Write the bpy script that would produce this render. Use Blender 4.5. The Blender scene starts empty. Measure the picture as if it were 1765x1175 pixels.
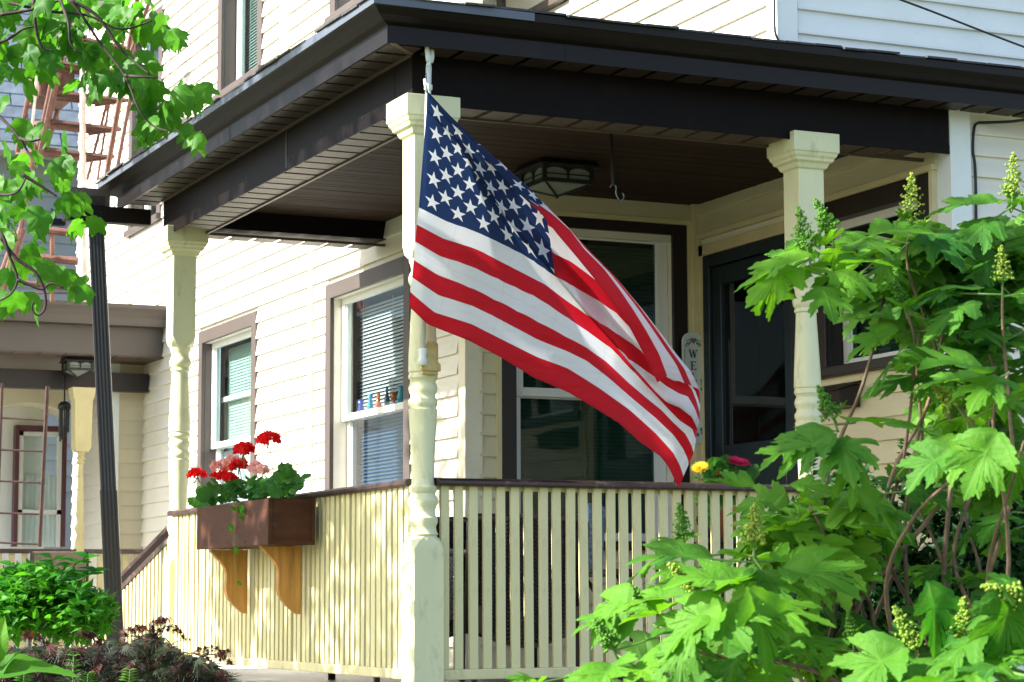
import bpy, bmesh, math, random
from mathutils import Vector, Matrix, noise as mnoise
random.seed(7)
R_ = math.radians
S = bpy.context.scene
COL = S.collection

# ------------------------------------------------------------------ camera, world, sun
CAM = Vector((-3.59876, -8.78293, 0.39303)); YAW, PIT, ROL, FPX = 0.42885, 0.11468, -0.00405, 3862.22
FW = Vector((math.sin(YAW)*math.cos(PIT), math.cos(YAW)*math.cos(PIT), math.sin(PIT)))
r0 = Vector((math.cos(YAW), -math.sin(YAW), 0)); u0 = r0.cross(FW)
RT = r0*math.cos(ROL) + u0*math.sin(ROL); UP = -r0*math.sin(ROL) + u0*math.cos(ROL)
cd = bpy.data.cameras.new('camera'); cam = bpy.data.objects.new('camera', cd); COL.objects.link(cam)
m = Matrix((RT, UP, -FW)).transposed().to_4x4(); m.translation = CAM; cam.matrix_world = m
cd.sensor_width = 36; cd.lens = FPX/1765*36; cd.clip_end = 500; cd.clip_start = 0.05
cd.dof.use_dof = True; cd.dof.focus_distance = 9.2; cd.dof.aperture_fstop = 10
S.camera = cam
SUN_AZ = (-1.0, 0.17); SUN_EL = R_(36)
w = bpy.data.worlds.new("World"); S.world = w; w.use_nodes = True
nt = w.node_tree; bg = nt.nodes['Background']; sky = nt.nodes.new('ShaderNodeTexSky')
sky.sky_type = 'NISHITA'; sky.sun_disc = False; sky.sun_elevation = SUN_EL
sky.sun_rotation = math.atan2(SUN_AZ[0], SUN_AZ[1]); sky.air_density = 1.0; sky.dust_density = 2.0
nt.links.new(sky.outputs[0], bg.inputs[0]); bg.inputs[1].default_value = 0.10
sl = bpy.data.lights.new('sun', 'SUN'); so = bpy.data.objects.new('sun', sl); COL.objects.link(so)
sl.energy = 4.3; sl.angle = R_(0.55); sl.color = (1, .95, .88)
h = math.hypot(*SUN_AZ)
sd = Vector((SUN_AZ[0]/h*math.cos(SUN_EL), SUN_AZ[1]/h*math.cos(SUN_EL), math.sin(SUN_EL)))
so.rotation_euler = sd.to_track_quat('Z', 'Y').to_euler()
S.view_settings.view_transform = 'Standard'; S.view_settings.look = 'None'
S.view_settings.exposure = 2.0; S.view_settings.gamma = 1; S.view_settings.use_curve_mapping = False
S.render.engine = 'CYCLES'; S.cycles.max_bounces = 8; S.cycles.transparent_max_bounces = 12

def at(x, y, D):            # photo pixel + depth along the view axis -> world point
    return CAM + (FW + RT*((x-882.5)/FPX) - UP*((y-587.5)/FPX))*D
def aty(x, y, Y):
    d = FW + RT*((x-882.5)/FPX) - UP*((y-587.5)/FPX); return CAM + d*((Y-CAM.y)/d.y)

# ------------------------------------------------------------------ materials
MATS = {}
def rgb(c): return (c[0], c[1], c[2], 1)
def paint(name, col, rough=.5, var=.12, scale=6, bump=.15, bscale=60, dirt=None, dirt_amt=.25, spec=.4, stretch=(1,1,1), metal=0, sheen=0):
    if name in MATS: return MATS[name]
    m = bpy.data.materials.new(name); m.use_nodes = True; n = m.node_tree.nodes; L = m.node_tree.links
    b = n['Principled BSDF']; b.inputs['Roughness'].default_value = rough
    b.inputs['Specular IOR Level'].default_value = spec; b.inputs['Metallic'].default_value = metal
    tc = n.new('ShaderNodeTexCoord'); mp = n.new('ShaderNodeMapping'); mp.inputs['Scale'].default_value = stretch
    L.new(tc.outputs['Object'], mp.inputs[0])
    no = n.new('ShaderNodeTexNoise'); no.inputs['Scale'].default_value = scale; no.inputs['Detail'].default_value = 6
    L.new(mp.outputs[0], no.inputs[0])
    mr = n.new('ShaderNodeMapRange'); mr.inputs[1].default_value = .3; mr.inputs[2].default_value = .7
    mr.inputs[3].default_value = 1-var; mr.inputs[4].default_value = 1+var
    L.new(no.outputs[0], mr.inputs[0])
    oi = n.new('ShaderNodeObjectInfo'); m2 = n.new('ShaderNodeMapRange'); m2.inputs[3].default_value = 1-var*.5; m2.inputs[4].default_value = 1+var*.5
    L.new(oi.outputs['Random'], m2.inputs[0])
    mu = n.new('ShaderNodeMath'); mu.operation = 'MULTIPLY'; L.new(mr.outputs[0], mu.inputs[0]); L.new(m2.outputs[0], mu.inputs[1])
    vm = n.new('ShaderNodeVectorMath'); vm.operation = 'SCALE'; vm.inputs[0].default_value = col
    L.new(mu.outputs[0], vm.inputs['Scale']); out = vm.outputs[0]
    if dirt:
        n3 = n.new('ShaderNodeTexNoise'); n3.inputs['Scale'].default_value = scale*2.3; n3.inputs['Detail'].default_value = 9; n3.inputs['Roughness'].default_value = .7
        L.new(mp.outputs[0], n3.inputs[0])
        r3 = n.new('ShaderNodeMapRange'); r3.inputs[1].default_value = .55; r3.inputs[2].default_value = .75; r3.inputs[4].default_value = dirt_amt
        L.new(n3.outputs[0], r3.inputs[0]); mx = n.new('ShaderNodeMix'); mx.data_type = 'RGBA'
        L.new(r3.outputs[0], mx.inputs[0]); L.new(out, mx.inputs[6]); mx.inputs[7].default_value = rgb(dirt); out = mx.outputs[2]
    L.new(out, b.inputs['Base Color'])
    nb = n.new('ShaderNodeTexNoise'); nb.inputs['Scale'].default_value = bscale; nb.inputs['Detail'].default_value = 4
    L.new(mp.outputs[0], nb.inputs[0]); bp = n.new('ShaderNodeBump'); bp.inputs['Strength'].default_value = bump; bp.inputs['Distance'].default_value = .004
    L.new(nb.outputs[0], bp.inputs['Height']); L.new(bp.outputs[0], b.inputs['Normal'])
    MATS[name] = m; return m
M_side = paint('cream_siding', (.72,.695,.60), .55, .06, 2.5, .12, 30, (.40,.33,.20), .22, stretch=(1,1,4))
M_sideN = paint('rear_siding', (.62,.55,.38), .6, .05, 3, .1, 30)
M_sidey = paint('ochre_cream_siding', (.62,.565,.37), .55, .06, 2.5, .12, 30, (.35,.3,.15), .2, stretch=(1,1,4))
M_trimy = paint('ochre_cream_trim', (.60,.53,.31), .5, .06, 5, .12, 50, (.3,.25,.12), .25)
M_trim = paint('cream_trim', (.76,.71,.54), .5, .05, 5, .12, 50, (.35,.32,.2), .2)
M_post = paint('pale_yellow_paint', (.67,.665,.41), .42, .05, 7, .25, 40, (.22,.20,.11), .55, stretch=(1,1,.35))
M_balu = paint('baluster_paint', (.67,.61,.33), .5, .06, 8, .25, 40, (.20,.17,.09), .5, stretch=(1,1,.3))
M_whitet = paint('white_corner_board', (.70,.74,.72), .5, .04, 5, .1, 50, (.4,.4,.35), .15)
M_rail = paint('dark_brown_rail_paint', (.038,.019,.018), .32, .2, 8, .3, 40, (.40,.33,.29), .45, spec=.5)
M_alu = paint('brown_aluminium', (.0062,.0038,.0034), .5, .15, 3, .12, 14, (.02,.015,.013), .25, spec=.08)
M_alu2 = paint('dark_brown_gutter', (.0085,.0055,.005), .4, .12, 3, .1, 14, (.024,.018,.016), .3, spec=.2)
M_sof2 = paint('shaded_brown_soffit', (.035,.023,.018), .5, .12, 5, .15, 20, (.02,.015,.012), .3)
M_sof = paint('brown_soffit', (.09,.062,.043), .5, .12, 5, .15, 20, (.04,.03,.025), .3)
M_spout = paint('blue_black_downspout', (.011,.010,.012), .36, .15, 3, .1, 14, spec=.45)
M_sofd = paint('joint_shadow_metal', (.03,.022,.02), .6, .1)
M_ceil = paint('brown_beadboard', (.042,.025,.018), .65, .25, 5, .2, 30, (.06,.04,.03), .3, stretch=(.3,2,1), spec=.1)
M_case = paint('brown_casing', (.082,.067,.060), .45, .08, 4, .1, 40)
M_cased = paint('dark_casing', (.016,.0095,.009), .45, .15, 4, .1, 40)  # same brown as the sunlit casings; porch shade is put into this colour
M_vinyl = paint('white_vinyl_sash', (.72,.74,.72), .35, .03, 4, .05, 40)
M_blind = paint('blind_slat', (.62,.66,.66), .5, .05, 4)
M_blindg = paint('green_blind', (.42,.58,.50), .5, .05, 4)
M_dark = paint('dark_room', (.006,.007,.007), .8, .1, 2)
M_door = paint('storm_door_paint', (.009,.019,.025), .35, .15, 4, .05, 30, spec=.5)
M_black = paint('black_metal', (.010,.010,.011), .4, .2, 8)
M_deck = paint('grey_deck_paint', (.20,.20,.19), .5, .12, 4, .15, 40, (.2,.18,.15), .3)
M_shing = paint('asphalt_shingle', (.055,.055,.058), .9, .35, 30, .7, 150)
M_bshing = paint('blue_grey_shingle', (.17,.21,.25), .9, .25, 8, .5, 120)
M_rust = paint('rusty_iron', (.13,.058,.042), .75, .3, 12, .4, 60, (.26,.18,.15), .5)
M_rustd = paint('dark_rusty_iron', (.05,.025,.022), .75, .3, 12, .4, 60, (.16,.10,.08), .4)
M_rustw = paint('rust_streaked_sunlit_iron', (.60,.50,.45), .6, .2, 10, .3, 60, (.35,.16,.1), .5)  # pale tone is the sunlit side put into the colour, with real rust
M_wood = paint('honey_pine', (.42,.205,.045), .5, .3, 5, .35, 25, (.20,.10,.03), .5, stretch=(9,9,.6))
M_box = paint('brown_box_paint', (.070,.027,.014), .6, .2, 6, .3, 30, (.15,.09,.07), .35, stretch=(1,1,3), spec=.15)
M_wick = paint('dark_wicker', (.022,.016,.014), .28, .3, 30, .3, 100, spec=.7)
M_soil = paint('soil', (.03,.02,.015), .9, .3, 30, .8, 60)
M_bark = paint('bark', (.10,.072,.052), .9, .35, 20, .8, 50, (.2,.17,.13), .4, stretch=(1,1,.3))
M_barkl = paint('pale_peeling_bark', (.17,.115,.075), .9, .35, 25, .8, 60, (.12,.06,.035), .6, stretch=(1,1,1))
M_barkd = paint('dark_twig_bark', (.028,.016,.014), .8, .3, 25, .6, 60)
M_grass = paint('grass', (.05,.085,.022), .9, .35, 3, .6, 60)
M_dirt = paint('ground_soil', (.075,.085,.045), .95, .4, 1.5, .8, 30, (.1,.08,.05), .6)
M_sign = paint('sage_white_sign', (.56,.62,.60), .5, .06, 6, .1, 40, (.4,.4,.3), .3)
M_teal = paint('teal_ink', (.04,.17,.22), .6, .15); M_ink = paint('black_ink', (.015,.015,.018), .6, .1)
M_mauve = paint('mauve_ink', (.22,.14,.15), .6, .1); M_leafink = paint('sage_ink', (.10,.17,.12), .6, .15)
M_zinc = paint('zinc_steel', (.22,.25,.28), .35, .1, 8, .1, metal=.8)
M_pole = paint('white_pole_plastic', (.66,.70,.62), .35, .05, 8, .05)
M_brass = paint('weathered_brass_bracket', (.50,.38,.14), .45, .2, 20, .3, 80, (.7,.7,.6), .4, metal=.3)
M_frost = paint('frosted_lantern_glass', (.20,.225,.195), .4, .12, 9)
M_cable = paint('black_cable', (.008,.010,.013), .5, .1)
M_plast = paint('grey_panel', (.50,.53,.55), .5, .05)
M_sling = paint('brown_sling_fabric', (.14,.095,.075), .7, .1, 6, .3, 200)
M_marn = paint('maroon_casing', (.10,.035,.045), .45, .1)
M_gsid = paint('grey_siding', (.36,.39,.40), .6, .05, 4)
M_gold = paint('ochre_post_paint', (.50,.43,.22), .5, .08, 7, .25, 40, (.25,.2,.1), .3)
M_curt = paint('white_curtain', (.62,.68,.68), .8, .12, 3, stretch=(6,6,.3))
M_pot = paint('terracotta_pot', (.32,.12,.06), .8, .15, 10)
M_green = paint('green_hose_pole', (.02,.16,.09), .5, .1)
M_cush = paint('blue_patterned_cushion', (.16,.24,.34), .9, .6, 60, .3, 100)
for nm, c in (('cobalt_glass',(.03,.07,.35)),('sky_glass',(.10,.35,.55)),('amber_glass',(.60,.13,.03)),('slate_glass',(.10,.15,.17)),('turquoise_glass',(.02,.38,.50))):
    paint(nm, c, .12, .1, 10, 0, spec=.7)

def glass(name, tint=(.8,.9,.9), refl=.25, rough=.02):
    m = bpy.data.materials.new(name); m.use_nodes = True; n = m.node_tree.nodes; L = m.node_tree.links; n.clear()
    o = n.new('ShaderNodeOutputMaterial'); t = n.new('ShaderNodeBsdfTransparent'); t.inputs[0].default_value = rgb(tint)
    g = n.new('ShaderNodeBsdfGlossy'); g.inputs['Roughness'].default_value = rough; g.inputs[0].default_value = (.95,.98,1,1)
    lw = n.new('ShaderNodeFresnel'); lw.inputs[0].default_value = 1.55; ad = n.new('ShaderNodeMath'); ad.operation = 'MULTIPLY_ADD'; ad.inputs[1].default_value = 1.0; ad.inputs[2].default_value = refl*.2
    tc = n.new('ShaderNodeTexCoord'); no = n.new('ShaderNodeTexNoise'); no.inputs['Scale'].default_value = 1.2; bp = n.new('ShaderNodeBump'); bp.inputs['Strength'].default_value = .06; bp.inputs['Distance'].default_value = .05
    L.new(tc.outputs['Object'], no.inputs[0]); L.new(no.outputs[0], bp.inputs['Height']); L.new(bp.outputs[0], g.inputs['Normal'])
    L.new(lw.outputs[0], ad.inputs[0]); gg = n.new('ShaderNodeNewGeometry'); fb = n.new('ShaderNodeMath'); fb.operation = 'SUBTRACT'; fb.inputs[0].default_value = 1; L.new(gg.outputs['Backfacing'], fb.inputs[1]); fm = n.new('ShaderNodeMath'); fm.operation = 'MULTIPLY'; L.new(ad.outputs[0], fm.inputs[0]); L.new(fb.outputs[0], fm.inputs[1]); mx = n.new('ShaderNodeMixShader'); L.new(fm.outputs[0], mx.inputs[0]); L.new(t.outputs[0], mx.inputs[1]); L.new(g.outputs[0], mx.inputs[2]); L.new(mx.outputs[0], o.inputs[0])
    MATS[name] = m; return m
M_glass = glass('window_glass', (.90,.95,.96), .7); M_glassb = glass('blue_grey_screened_glass', (.50,.60,.70), .9, .06); M_glassd = glass('dark_storm_glass', (.45,.55,.52), .05)

def leafmat(name, col, col2, trans=.45, rough=.4, vein=False, var=.3):
    m = bpy.data.materials.new(name); m.use_nodes = True; n = m.node_tree.nodes; L = m.node_tree.links
    b = n['Principled BSDF']; o = n['Material Output']; b.inputs['Roughness'].default_value = rough; b.inputs['Specular IOR Level'].default_value = .22
    oi = n.new('ShaderNodeObjectInfo'); geo = n.new('ShaderNodeNewGeometry'); tc = n.new('ShaderNodeTexCoord')
    no = n.new('ShaderNodeTexNoise'); no.inputs['Scale'].default_value = 2.2; no.inputs['Detail'].default_value = 4
    L.new(geo.outputs['Position'], no.inputs[0])
    ad = n.new('ShaderNodeMath'); ad.operation = 'ADD'; rr = n.new('ShaderNodeMath'); rr.operation = 'MULTIPLY'; rr.inputs[1].default_value = var
    isl = n.new('ShaderNodeMath'); isl.operation = 'ADD'; L.new(oi.outputs['Random'], isl.inputs[0]); L.new(geo.outputs['Random Per Island'], isl.inputs[1])
    fr = n.new('ShaderNodeMath'); fr.operation = 'FRACT'; L.new(isl.outputs[0], fr.inputs[0])
    L.new(fr.outputs[0], rr.inputs[0]); mrr = n.new('ShaderNodeMapRange'); mrr.inputs[1].default_value = .35; mrr.inputs[2].default_value = .65; mrr.inputs[4].default_value = 1-var
    L.new(no.outputs[0], mrr.inputs[0]); L.new(rr.outputs[0], ad.inputs[0]); L.new(mrr.outputs[0], ad.inputs[1])
    mx = n.new('ShaderNodeMix'); mx.data_type = 'RGBA'; L.new(ad.outputs[0], mx.inputs[0]); mx.inputs[6].default_value = rgb(col); mx.inputs[7].default_value = rgb(col2)
    out = mx.outputs[2]
    if vein:
        uv = n.new('ShaderNodeUVMap'); sp = n.new('ShaderNodeSeparateXYZ'); L.new(uv.outputs[0], sp.inputs[0])
        # main veins: uv.x is distance to the nearest lobe rib; secondary ribs: herringbone from uv.y
        a = n.new('ShaderNodeMapRange'); a.inputs[1].default_value = 0; a.inputs[2].default_value = .035; a.inputs[3].default_value = 1; a.inputs[4].default_value = 0
        L.new(sp.outputs[0], a.inputs[0])
        c = n.new('ShaderNodeMath'); c.operation = 'MULTIPLY_ADD'; c.inputs[1].default_value = -1.1; L.new(sp.outputs[0], c.inputs[0]); L.new(sp.outputs[1], c.inputs[2])
        d = n.new('ShaderNodeMath'); d.operation = 'MULTIPLY'; d.inputs[1].default_value = 62; L.new(c.outputs[0], d.inputs[0])
        e = n.new('ShaderNodeMath'); e.operation = 'SINE'; L.new(d.outputs[0], e.inputs[0])
        f = n.new('ShaderNodeMapRange'); f.inputs[1].default_value = .86; f.inputs[2].default_value = 1; f.inputs[4].default_value = .55; L.new(e.outputs[0], f.inputs[0])
        g = n.new('ShaderNodeMath'); g.operation = 'MAXIMUM'; L.new(a.outputs[0], g.inputs[0]); L.new(f.outputs[0], g.inputs[1])
        m3 = n.new('ShaderNodeMix'); m3.data_type = 'RGBA'; k = n.new('ShaderNodeMath'); k.operation = 'MULTIPLY'; k.inputs[1].default_value = .16
        L.new(g.outputs[0], k.inputs[0]); L.new(k.outputs[0], m3.inputs[0]); L.new(out, m3.inputs[6]); m3.inputs[7].default_value = (.22,.36,.10,1); out = m3.outputs[2]
        bp = n.new('ShaderNodeBump'); bp.invert = True; bp.inputs['Strength'].default_value = .5; bp.inputs['Distance'].default_value = .004
        L.new(g.outputs[0], bp.inputs['Height']); L.new(bp.outputs[0], b.inputs['Normal'])
    L.new(out, b.inputs['Base Color'])
    t = n.new('ShaderNodeBsdfTranslucent'); sc = n.new('ShaderNodeMix'); sc.data_type = 'RGBA'; sc.blend_type = 'MULTIPLY'; sc.inputs[0].default_value = 1
    L.new(out, sc.inputs[6]); sc.inputs[7].default_value = (1.9,1.75,.75,1); sc.clamp_result = False
    L.new(sc.outputs[2], t.inputs[0])
    ms = n.new('ShaderNodeMixShader'); ms.inputs[0].default_value = trans; L.new(b.outputs[0], ms.inputs[1]); L.new(t.outputs[0], ms.inputs[2]); L.new(ms.outputs[0], o.inputs[0])
    MATS[name] = m; return m
M_maple = leafmat('maple_leaf', (.028,.135,.012), (.075,.23,.020), .5, .5)
M_hyd = leafmat('oakleaf_leaf', (.014,.105,.010), (.115,.30,.014), .42, .62, True)
M_bush = leafmat('small_dark_leaf', (.010,.040,.012), (.028,.095,.022), .3, .45)
M_shrub = leafmat('bright_shrub_leaf', (.018,.13,.010), (.07,.27,.015), .45, .4)
M_red = leafmat('red_lace_leaf', (.022,.011,.014), (.10,.024,.018), .4, .5, var=.8)
M_lace = leafmat('green_lace_leaf', (.028,.030,.020), (.035,.06,.028), .4, .5, var=.6)
M_ger = leafmat('geranium_leaf', (.03,.12,.022), (.05,.17,.035), .4, .5)
M_bud = leafmat('flower_bud', (.22,.36,.05), (.42,.50,.10), .35, .6)
M_budg = leafmat('green_flower_bud', (.07,.21,.035), (.16,.36,.05), .35, .6)
M_rpet = leafmat('red_petal', (.55,.004,.010), (.72,.015,.02), .35, .5)
M_ppet = leafmat('pink_petal', (.60,.22,.27), (.75,.50,.52), .35, .5)
M_mpet = leafmat('magenta_petal', (.42,.01,.10), (.55,.04,.15), .35, .5)
M_ypet = leafmat('yellow_petal', (.75,.50,.02), (.80,.62,.05), .35, .5)
M_stem = leafmat('green_stem', (.10,.20,.05), (.16,.24,.07), .1, .6)

# ------------------------------------------------------------------ mesh helpers
ident = lambda a, b, c: (a, b, c)
class MB:
    def __init__(s, T=ident): s.v = []; s.f = []; s.m = []; s.T = T; s.mi = 0; s.uv = None
    def add(s, vs, fs):
        o = len(s.v); s.v += [s.T(*p) for p in vs]; s.f += [tuple(i+o for i in f) for f in fs]; s.m += [s.mi]*len(fs); return s
    def box(s, a0, a1, b0, b1, c0, c1):
        return s.add([(a0,b0,c0),(a1,b0,c0),(a1,b1,c0),(a0,b1,c0),(a0,b0,c1),(a1,b0,c1),(a1,b1,c1),(a0,b1,c1)],
              [(0,3,2,1),(4,5,6,7),(0,1,5,4),(1,2,6,5),(2,3,7,6),(3,0,4,7)])
    def prism(s, poly, fn0, fn1):      # poly of 2D pts; fnX maps 2D -> 3D at each end
        n = len(poly); vs = [fn0(*p) for p in poly] + [fn1(*p) for p in poly]
        return s.add(vs, [tuple(range(n))[::-1], tuple(range(n, 2*n))] + [(i, (i+1) % n, n+(i+1) % n, n+i) for i in range(n)])
    def rings(s, rs, closed=True, cap=True):
        n = len(rs[0]); vs = [p for r in rs for p in r]; fs = []
        for j in range(len(rs)-1):
            for i in range(n if closed else n-1):
                k = (i+1) % n; fs.append((j*n+i, j*n+k, (j+1)*n+k, (j+1)*n+i))
        if cap: fs += [tuple(range(n))[::-1], tuple(range((len(rs)-1)*n, len(rs)*n))]
        return s.add(vs, fs)
    def lathe(s, prof, cx=0, cy=0, n=20, rot=0):
        return s.rings([[(cx+r*math.cos(rot+2*math.pi*i/n), cy+r*math.sin(rot+2*math.pi*i/n), z) for i in range(n)] for z, r in prof])
    def tube(s, pts, r, n=6, r2=None):
        pts = [Vector(p) for p in pts]; rs = []; r2 = r if r2 is None else r2; up = None
        for i, p in enumerate(pts):
            d = (pts[min(i+1, len(pts)-1)] - pts[max(i-1, 0)]).normalized()
            if up is None: up = d.orthogonal().normalized()
            up = (up - d*up.dot(d)); up = up.normalized() if up.length > 1e-6 else d.orthogonal().normalized()
            q = d.cross(up); rr = r + (r2-r)*i/max(1, len(pts)-1)
            rs.append([tuple(p + (up*math.cos(2*math.pi*k/n) + q*math.sin(2*math.pi*k/n))*rr) for k in range(n)])
        return s.rings(rs)
    def mesh(s, name, mats, smooth=False, recalc=True):
        me = bpy.data.meshes.new(name); me.from_pydata(s.v, [], s.f)
        for m in (mats if isinstance(mats, (list, tuple)) else [mats]): me.materials.append(m)
        if any(s.m): me.polygons.foreach_set('material_index', s.m)
        if recalc:
            b = bmesh.new(); b.from_mesh(me); bmesh.ops.recalc_face_normals(b, faces=b.faces); b.to_mesh(me); b.free()
        if s.uv:
            ul = me.uv_layers.new(name='UVMap')
            for lp in me.loops: ul.data[lp.index].uv = s.uv[lp.vertex_index]
        if smooth: me.polygons.foreach_set('use_smooth', [True]*len(me.polygons))
        me.update(); return me
    def build(s, name, mats, parent=None, smooth=False, recalc=True, bevel=0, **kw):
        return link(name, s.mesh(name, mats, smooth, recalc), parent, bevel=bevel, **kw)
def link(name, me, parent=None, bevel=0, angle=None, **kw):
    o = bpy.data.objects.new(name, me); COL.objects.link(o)
    if parent: o.parent = parent
    if bevel:
        md = o.modifiers.new('bevel', 'BEVEL'); md.width = bevel; md.segments = 2; md.limit_method = 'ANGLE'
    tag(o, **kw); return o
def tag(o, label=None, cat=None, group=None, kind=None):
    if label: o['label'] = label
    if cat: o['category'] = cat
    if group: o['group'] = group
    if kind: o['kind'] = kind
    return o
def thing(name, label, cat, group=None, loc=(0,0,0)):
    o = bpy.data.objects.new(name, None); COL.objects.link(o); o.location = loc; o.empty_display_size = .1
    return tag(o, label, cat, group)
def autosmooth(o, ang=35):
    me = o.data; me.polygons.foreach_set('use_smooth', [True]*len(me.polygons)); me.set_sharp_from_angle(angle=R_(ang)) ; return o
def TX(X): return lambda u, n, z: (X-n, u, z)      # wall facing -X: u runs along Y, n outwards
def TY(Y): return lambda u, n, z: (u, Y-n, z)      # wall facing -Y

# ------------------------------------------------------------------ ground
g = MB(); g.add([(-150,-150,-1.15),(150,-150,-1.15),(150,150,-1.15),(-150,150,-1.15)], [(0,1,2,3)]); g.build('ground', M_dirt, kind='structure')
LY, RX = 3.68, 1.913

# ------------------------------------------------------------------ house
house = thing('house', 'cream clapboard house with brown window casings behind the porch', 'house', loc=(0,0,0))
def siding(wall, T, u0, u1, z0, z1, course=.115, openings=(), mat=None, t=.023, zoff=0):
    mat = mat or M_side; cache = {}; z = z0+zoff
    while z < z1-1e-4:
        zt = min(z+course, z1); zm = (z+zt)/2; segs = [(u0, u1)]
        for (a, b, c, d) in openings:
            if c < zm < d:
                ns = []
                for (p, q) in segs:
                    if b <= p or a >= q: ns.append((p, q)); continue
                    if a > p: ns.append((p, a))
                    if b < q: ns.append((b, q))
                segs = ns
        out_ = []
        for (p, q) in segs:
            if q-p > 2.2:
                c_ = p + (q-p)*random.choice((.31,.44,.57,.68)) ; out_ += [(p, c_-.0015), (c_+.0015, q)]
            else: out_.append((p, q))
        for (p, q) in out_:
            if q-p < .01: continue
            k = (round(p, 3), round(q, 3), round(zt-z, 3))
            if k not in cache:
                mb = MB(T); hh = zt-z
                poly = [(0.0, 0.0), (t, 0.0), (t, .010), (.004, hh+.008), (0, hh+.008)]
                mb.prism(poly, lambda n, zz: (p, n, zz), lambda n, zz: (q, n, zz)); cache[k] = mb.mesh('siding_board', mat)
            o = bpy.data.objects.new('siding_board', cache[k]); o.location.z = z; COL.objects.link(o); o.parent = wall
        z = zt
def backing(T, u0, u1, z0, z1, openings, mat, depth=.10):
    """wall slab with real holes"""
    mb = MB(T); us = sorted({u0, u1, *[x for o in openings for x in o[:2]]}); us = [x for x in us if u0 <= x <= u1]
    zs = sorted({z0, z1, *[x for o in openings for x in o[2:]]}); zs = [x for x in zs if z0 <= x <= z1]
    for i in range(len(us)-1):
        for j in range(len(zs)-1):
            um, zm = (us[i]+us[i+1])/2, (zs[j]+zs[j+1])/2
            if any(a < um < b and c < zm < d for a, b, c, d in openings): continue
            mb.box(us[i], us[i+1], -depth, -.001, zs[j], zs[j+1])
    return mb.mesh('wall', mat)
def window(T, u0, u1, z0, z1, meet=None, casing=.10, cmat=None, sw=.06, recess=.07, blind=None, curtain=False, sill=True, jstrip=None, gl=None, slat_tilt=1.0, lower_blind=True, label=None, blind_z0=None, head=None, gl_low=None):
    """u0..u1, z0..z1 = the outer edge of the casing"""
    cmat = cmat or M_case; gl = gl or M_glass; head = head or casing
    w_ = thing('window', None, None); w_.parent = house
    if label: w_['label'] = label
    a, b, c, d = u0+casing, u1-casing, z0+(casing if not sill else .05), z1-head
    mb = MB(T)
    mb.box(u0, a, .0, .026, z0, z1); mb.box(b, u1, .0, .026, z0, z1); mb.box(a, b, .0, .026, d, z1)
    if not sill: mb.box(a, b, .0, .026, z0, c)
    mb.box(a-.03, a-.001, -recess-.03, -.001, c, d); mb.box(b+.001, b+.03, -recess-.03, -.001, c, d); mb.box(a-.03, b+.03, -recess-.03, -.001, d+.001, d+.03)
    mb.build('casing', cmat, w_, bevel=.003)
    if sill: MB(T).box(u0-.02, u1+.02, -recess-.02, .055, z0, z0+.05).build('sill', cmat, w_, bevel=.004)
    if jstrip:
        j = MB(T); j.box(u0-.03, u0-.002, -.01, .03, z0, z1+.03); j.box(u1+.002, u1+.03, -.01, .03, z0, z1+.03); j.box(u0-.002, u1+.002, -.01, .03, z1+.002, z1+.03); j.build('trim_strip', jstrip, w_)
    meet = meet or (c+d)/2; r = -recess
    def sash(lo, hi, n0, n1, name, g_=None):
        f = MB(T); f.box(a+.003, a+sw, n0, n1, lo, hi); f.box(b-sw, b-.003, n0, n1, lo, hi); f.box(a+sw, b-sw, n0, n1, hi-sw*.75, hi); f.box(a+sw, b-sw, n0, n1, lo, lo+sw*.75)
        f.box(a+sw, a+sw+.012, n0-.012, n1-.012, lo+.03, hi-.03); f.box(b-sw-.012, b-sw, n0-.012, n1-.012, lo+.03, hi-.03)
        f.build(name, M_vinyl, w_, bevel=.002)
        MB(T).box(a+sw-.002, b-sw+.002, (n0+n1)/2-.002, (n0+n1)/2+.002, lo+.02, hi-.02).build('pane', g_ or gl, w_)
    sash(meet-.02, d, r-.012, r+.018, 'sash'); sash(c, meet+.02, r-.05, r-.02, 'sash', gl_low)
    if blind:
        lo = blind_z0 if blind_z0 is not None else (c+.04 if lower_blind else meet-.03)
        s = MB(T); z = lo; y0 = r-.10; ca, sa = math.cos(slat_tilt)*.0145, math.sin(slat_tilt)*.0145
        while z < d-.05:
            n = len(s.v); s.add([(a+sw*.6, y0-ca, z+sa), (b-sw*.6, y0-ca, z+sa), (b-sw*.6, y0+ca, z-sa), (a+sw*.6, y0+ca, z-sa)], [(0,1,2,3)]); z += .0225
        for uu in (a+sw+.06, b-sw-.06, (a+b)/2): s.box(uu-.0015, uu+.0015, y0+.012, y0+.015, lo, d-.05)
        s.build('blind', blind, w_, recalc=False)
    if curtain:
        s = MB(T); N = 60; rs = []
        for zz in (c+.02, d-.03):
            rs.append([(a+.03+(b-a-.06)*i/N, r-.13+.018*math.sin(i*.9)+.01*math.sin(i*.37), zz) for i in range(N+1)])
        s.rings(rs, closed=False, cap=False); s.build('curtain', M_curt, w_, smooth=True, recalc=False)
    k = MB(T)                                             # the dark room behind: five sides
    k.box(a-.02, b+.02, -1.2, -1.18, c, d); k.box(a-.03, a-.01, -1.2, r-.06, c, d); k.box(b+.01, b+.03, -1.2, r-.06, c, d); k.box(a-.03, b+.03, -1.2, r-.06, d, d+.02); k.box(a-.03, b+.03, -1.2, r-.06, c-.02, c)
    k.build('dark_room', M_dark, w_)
    return w_
XC, YB, XD, XU, YF = 1.235, 2.382, 2.68, 1.758, -.06
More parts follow.
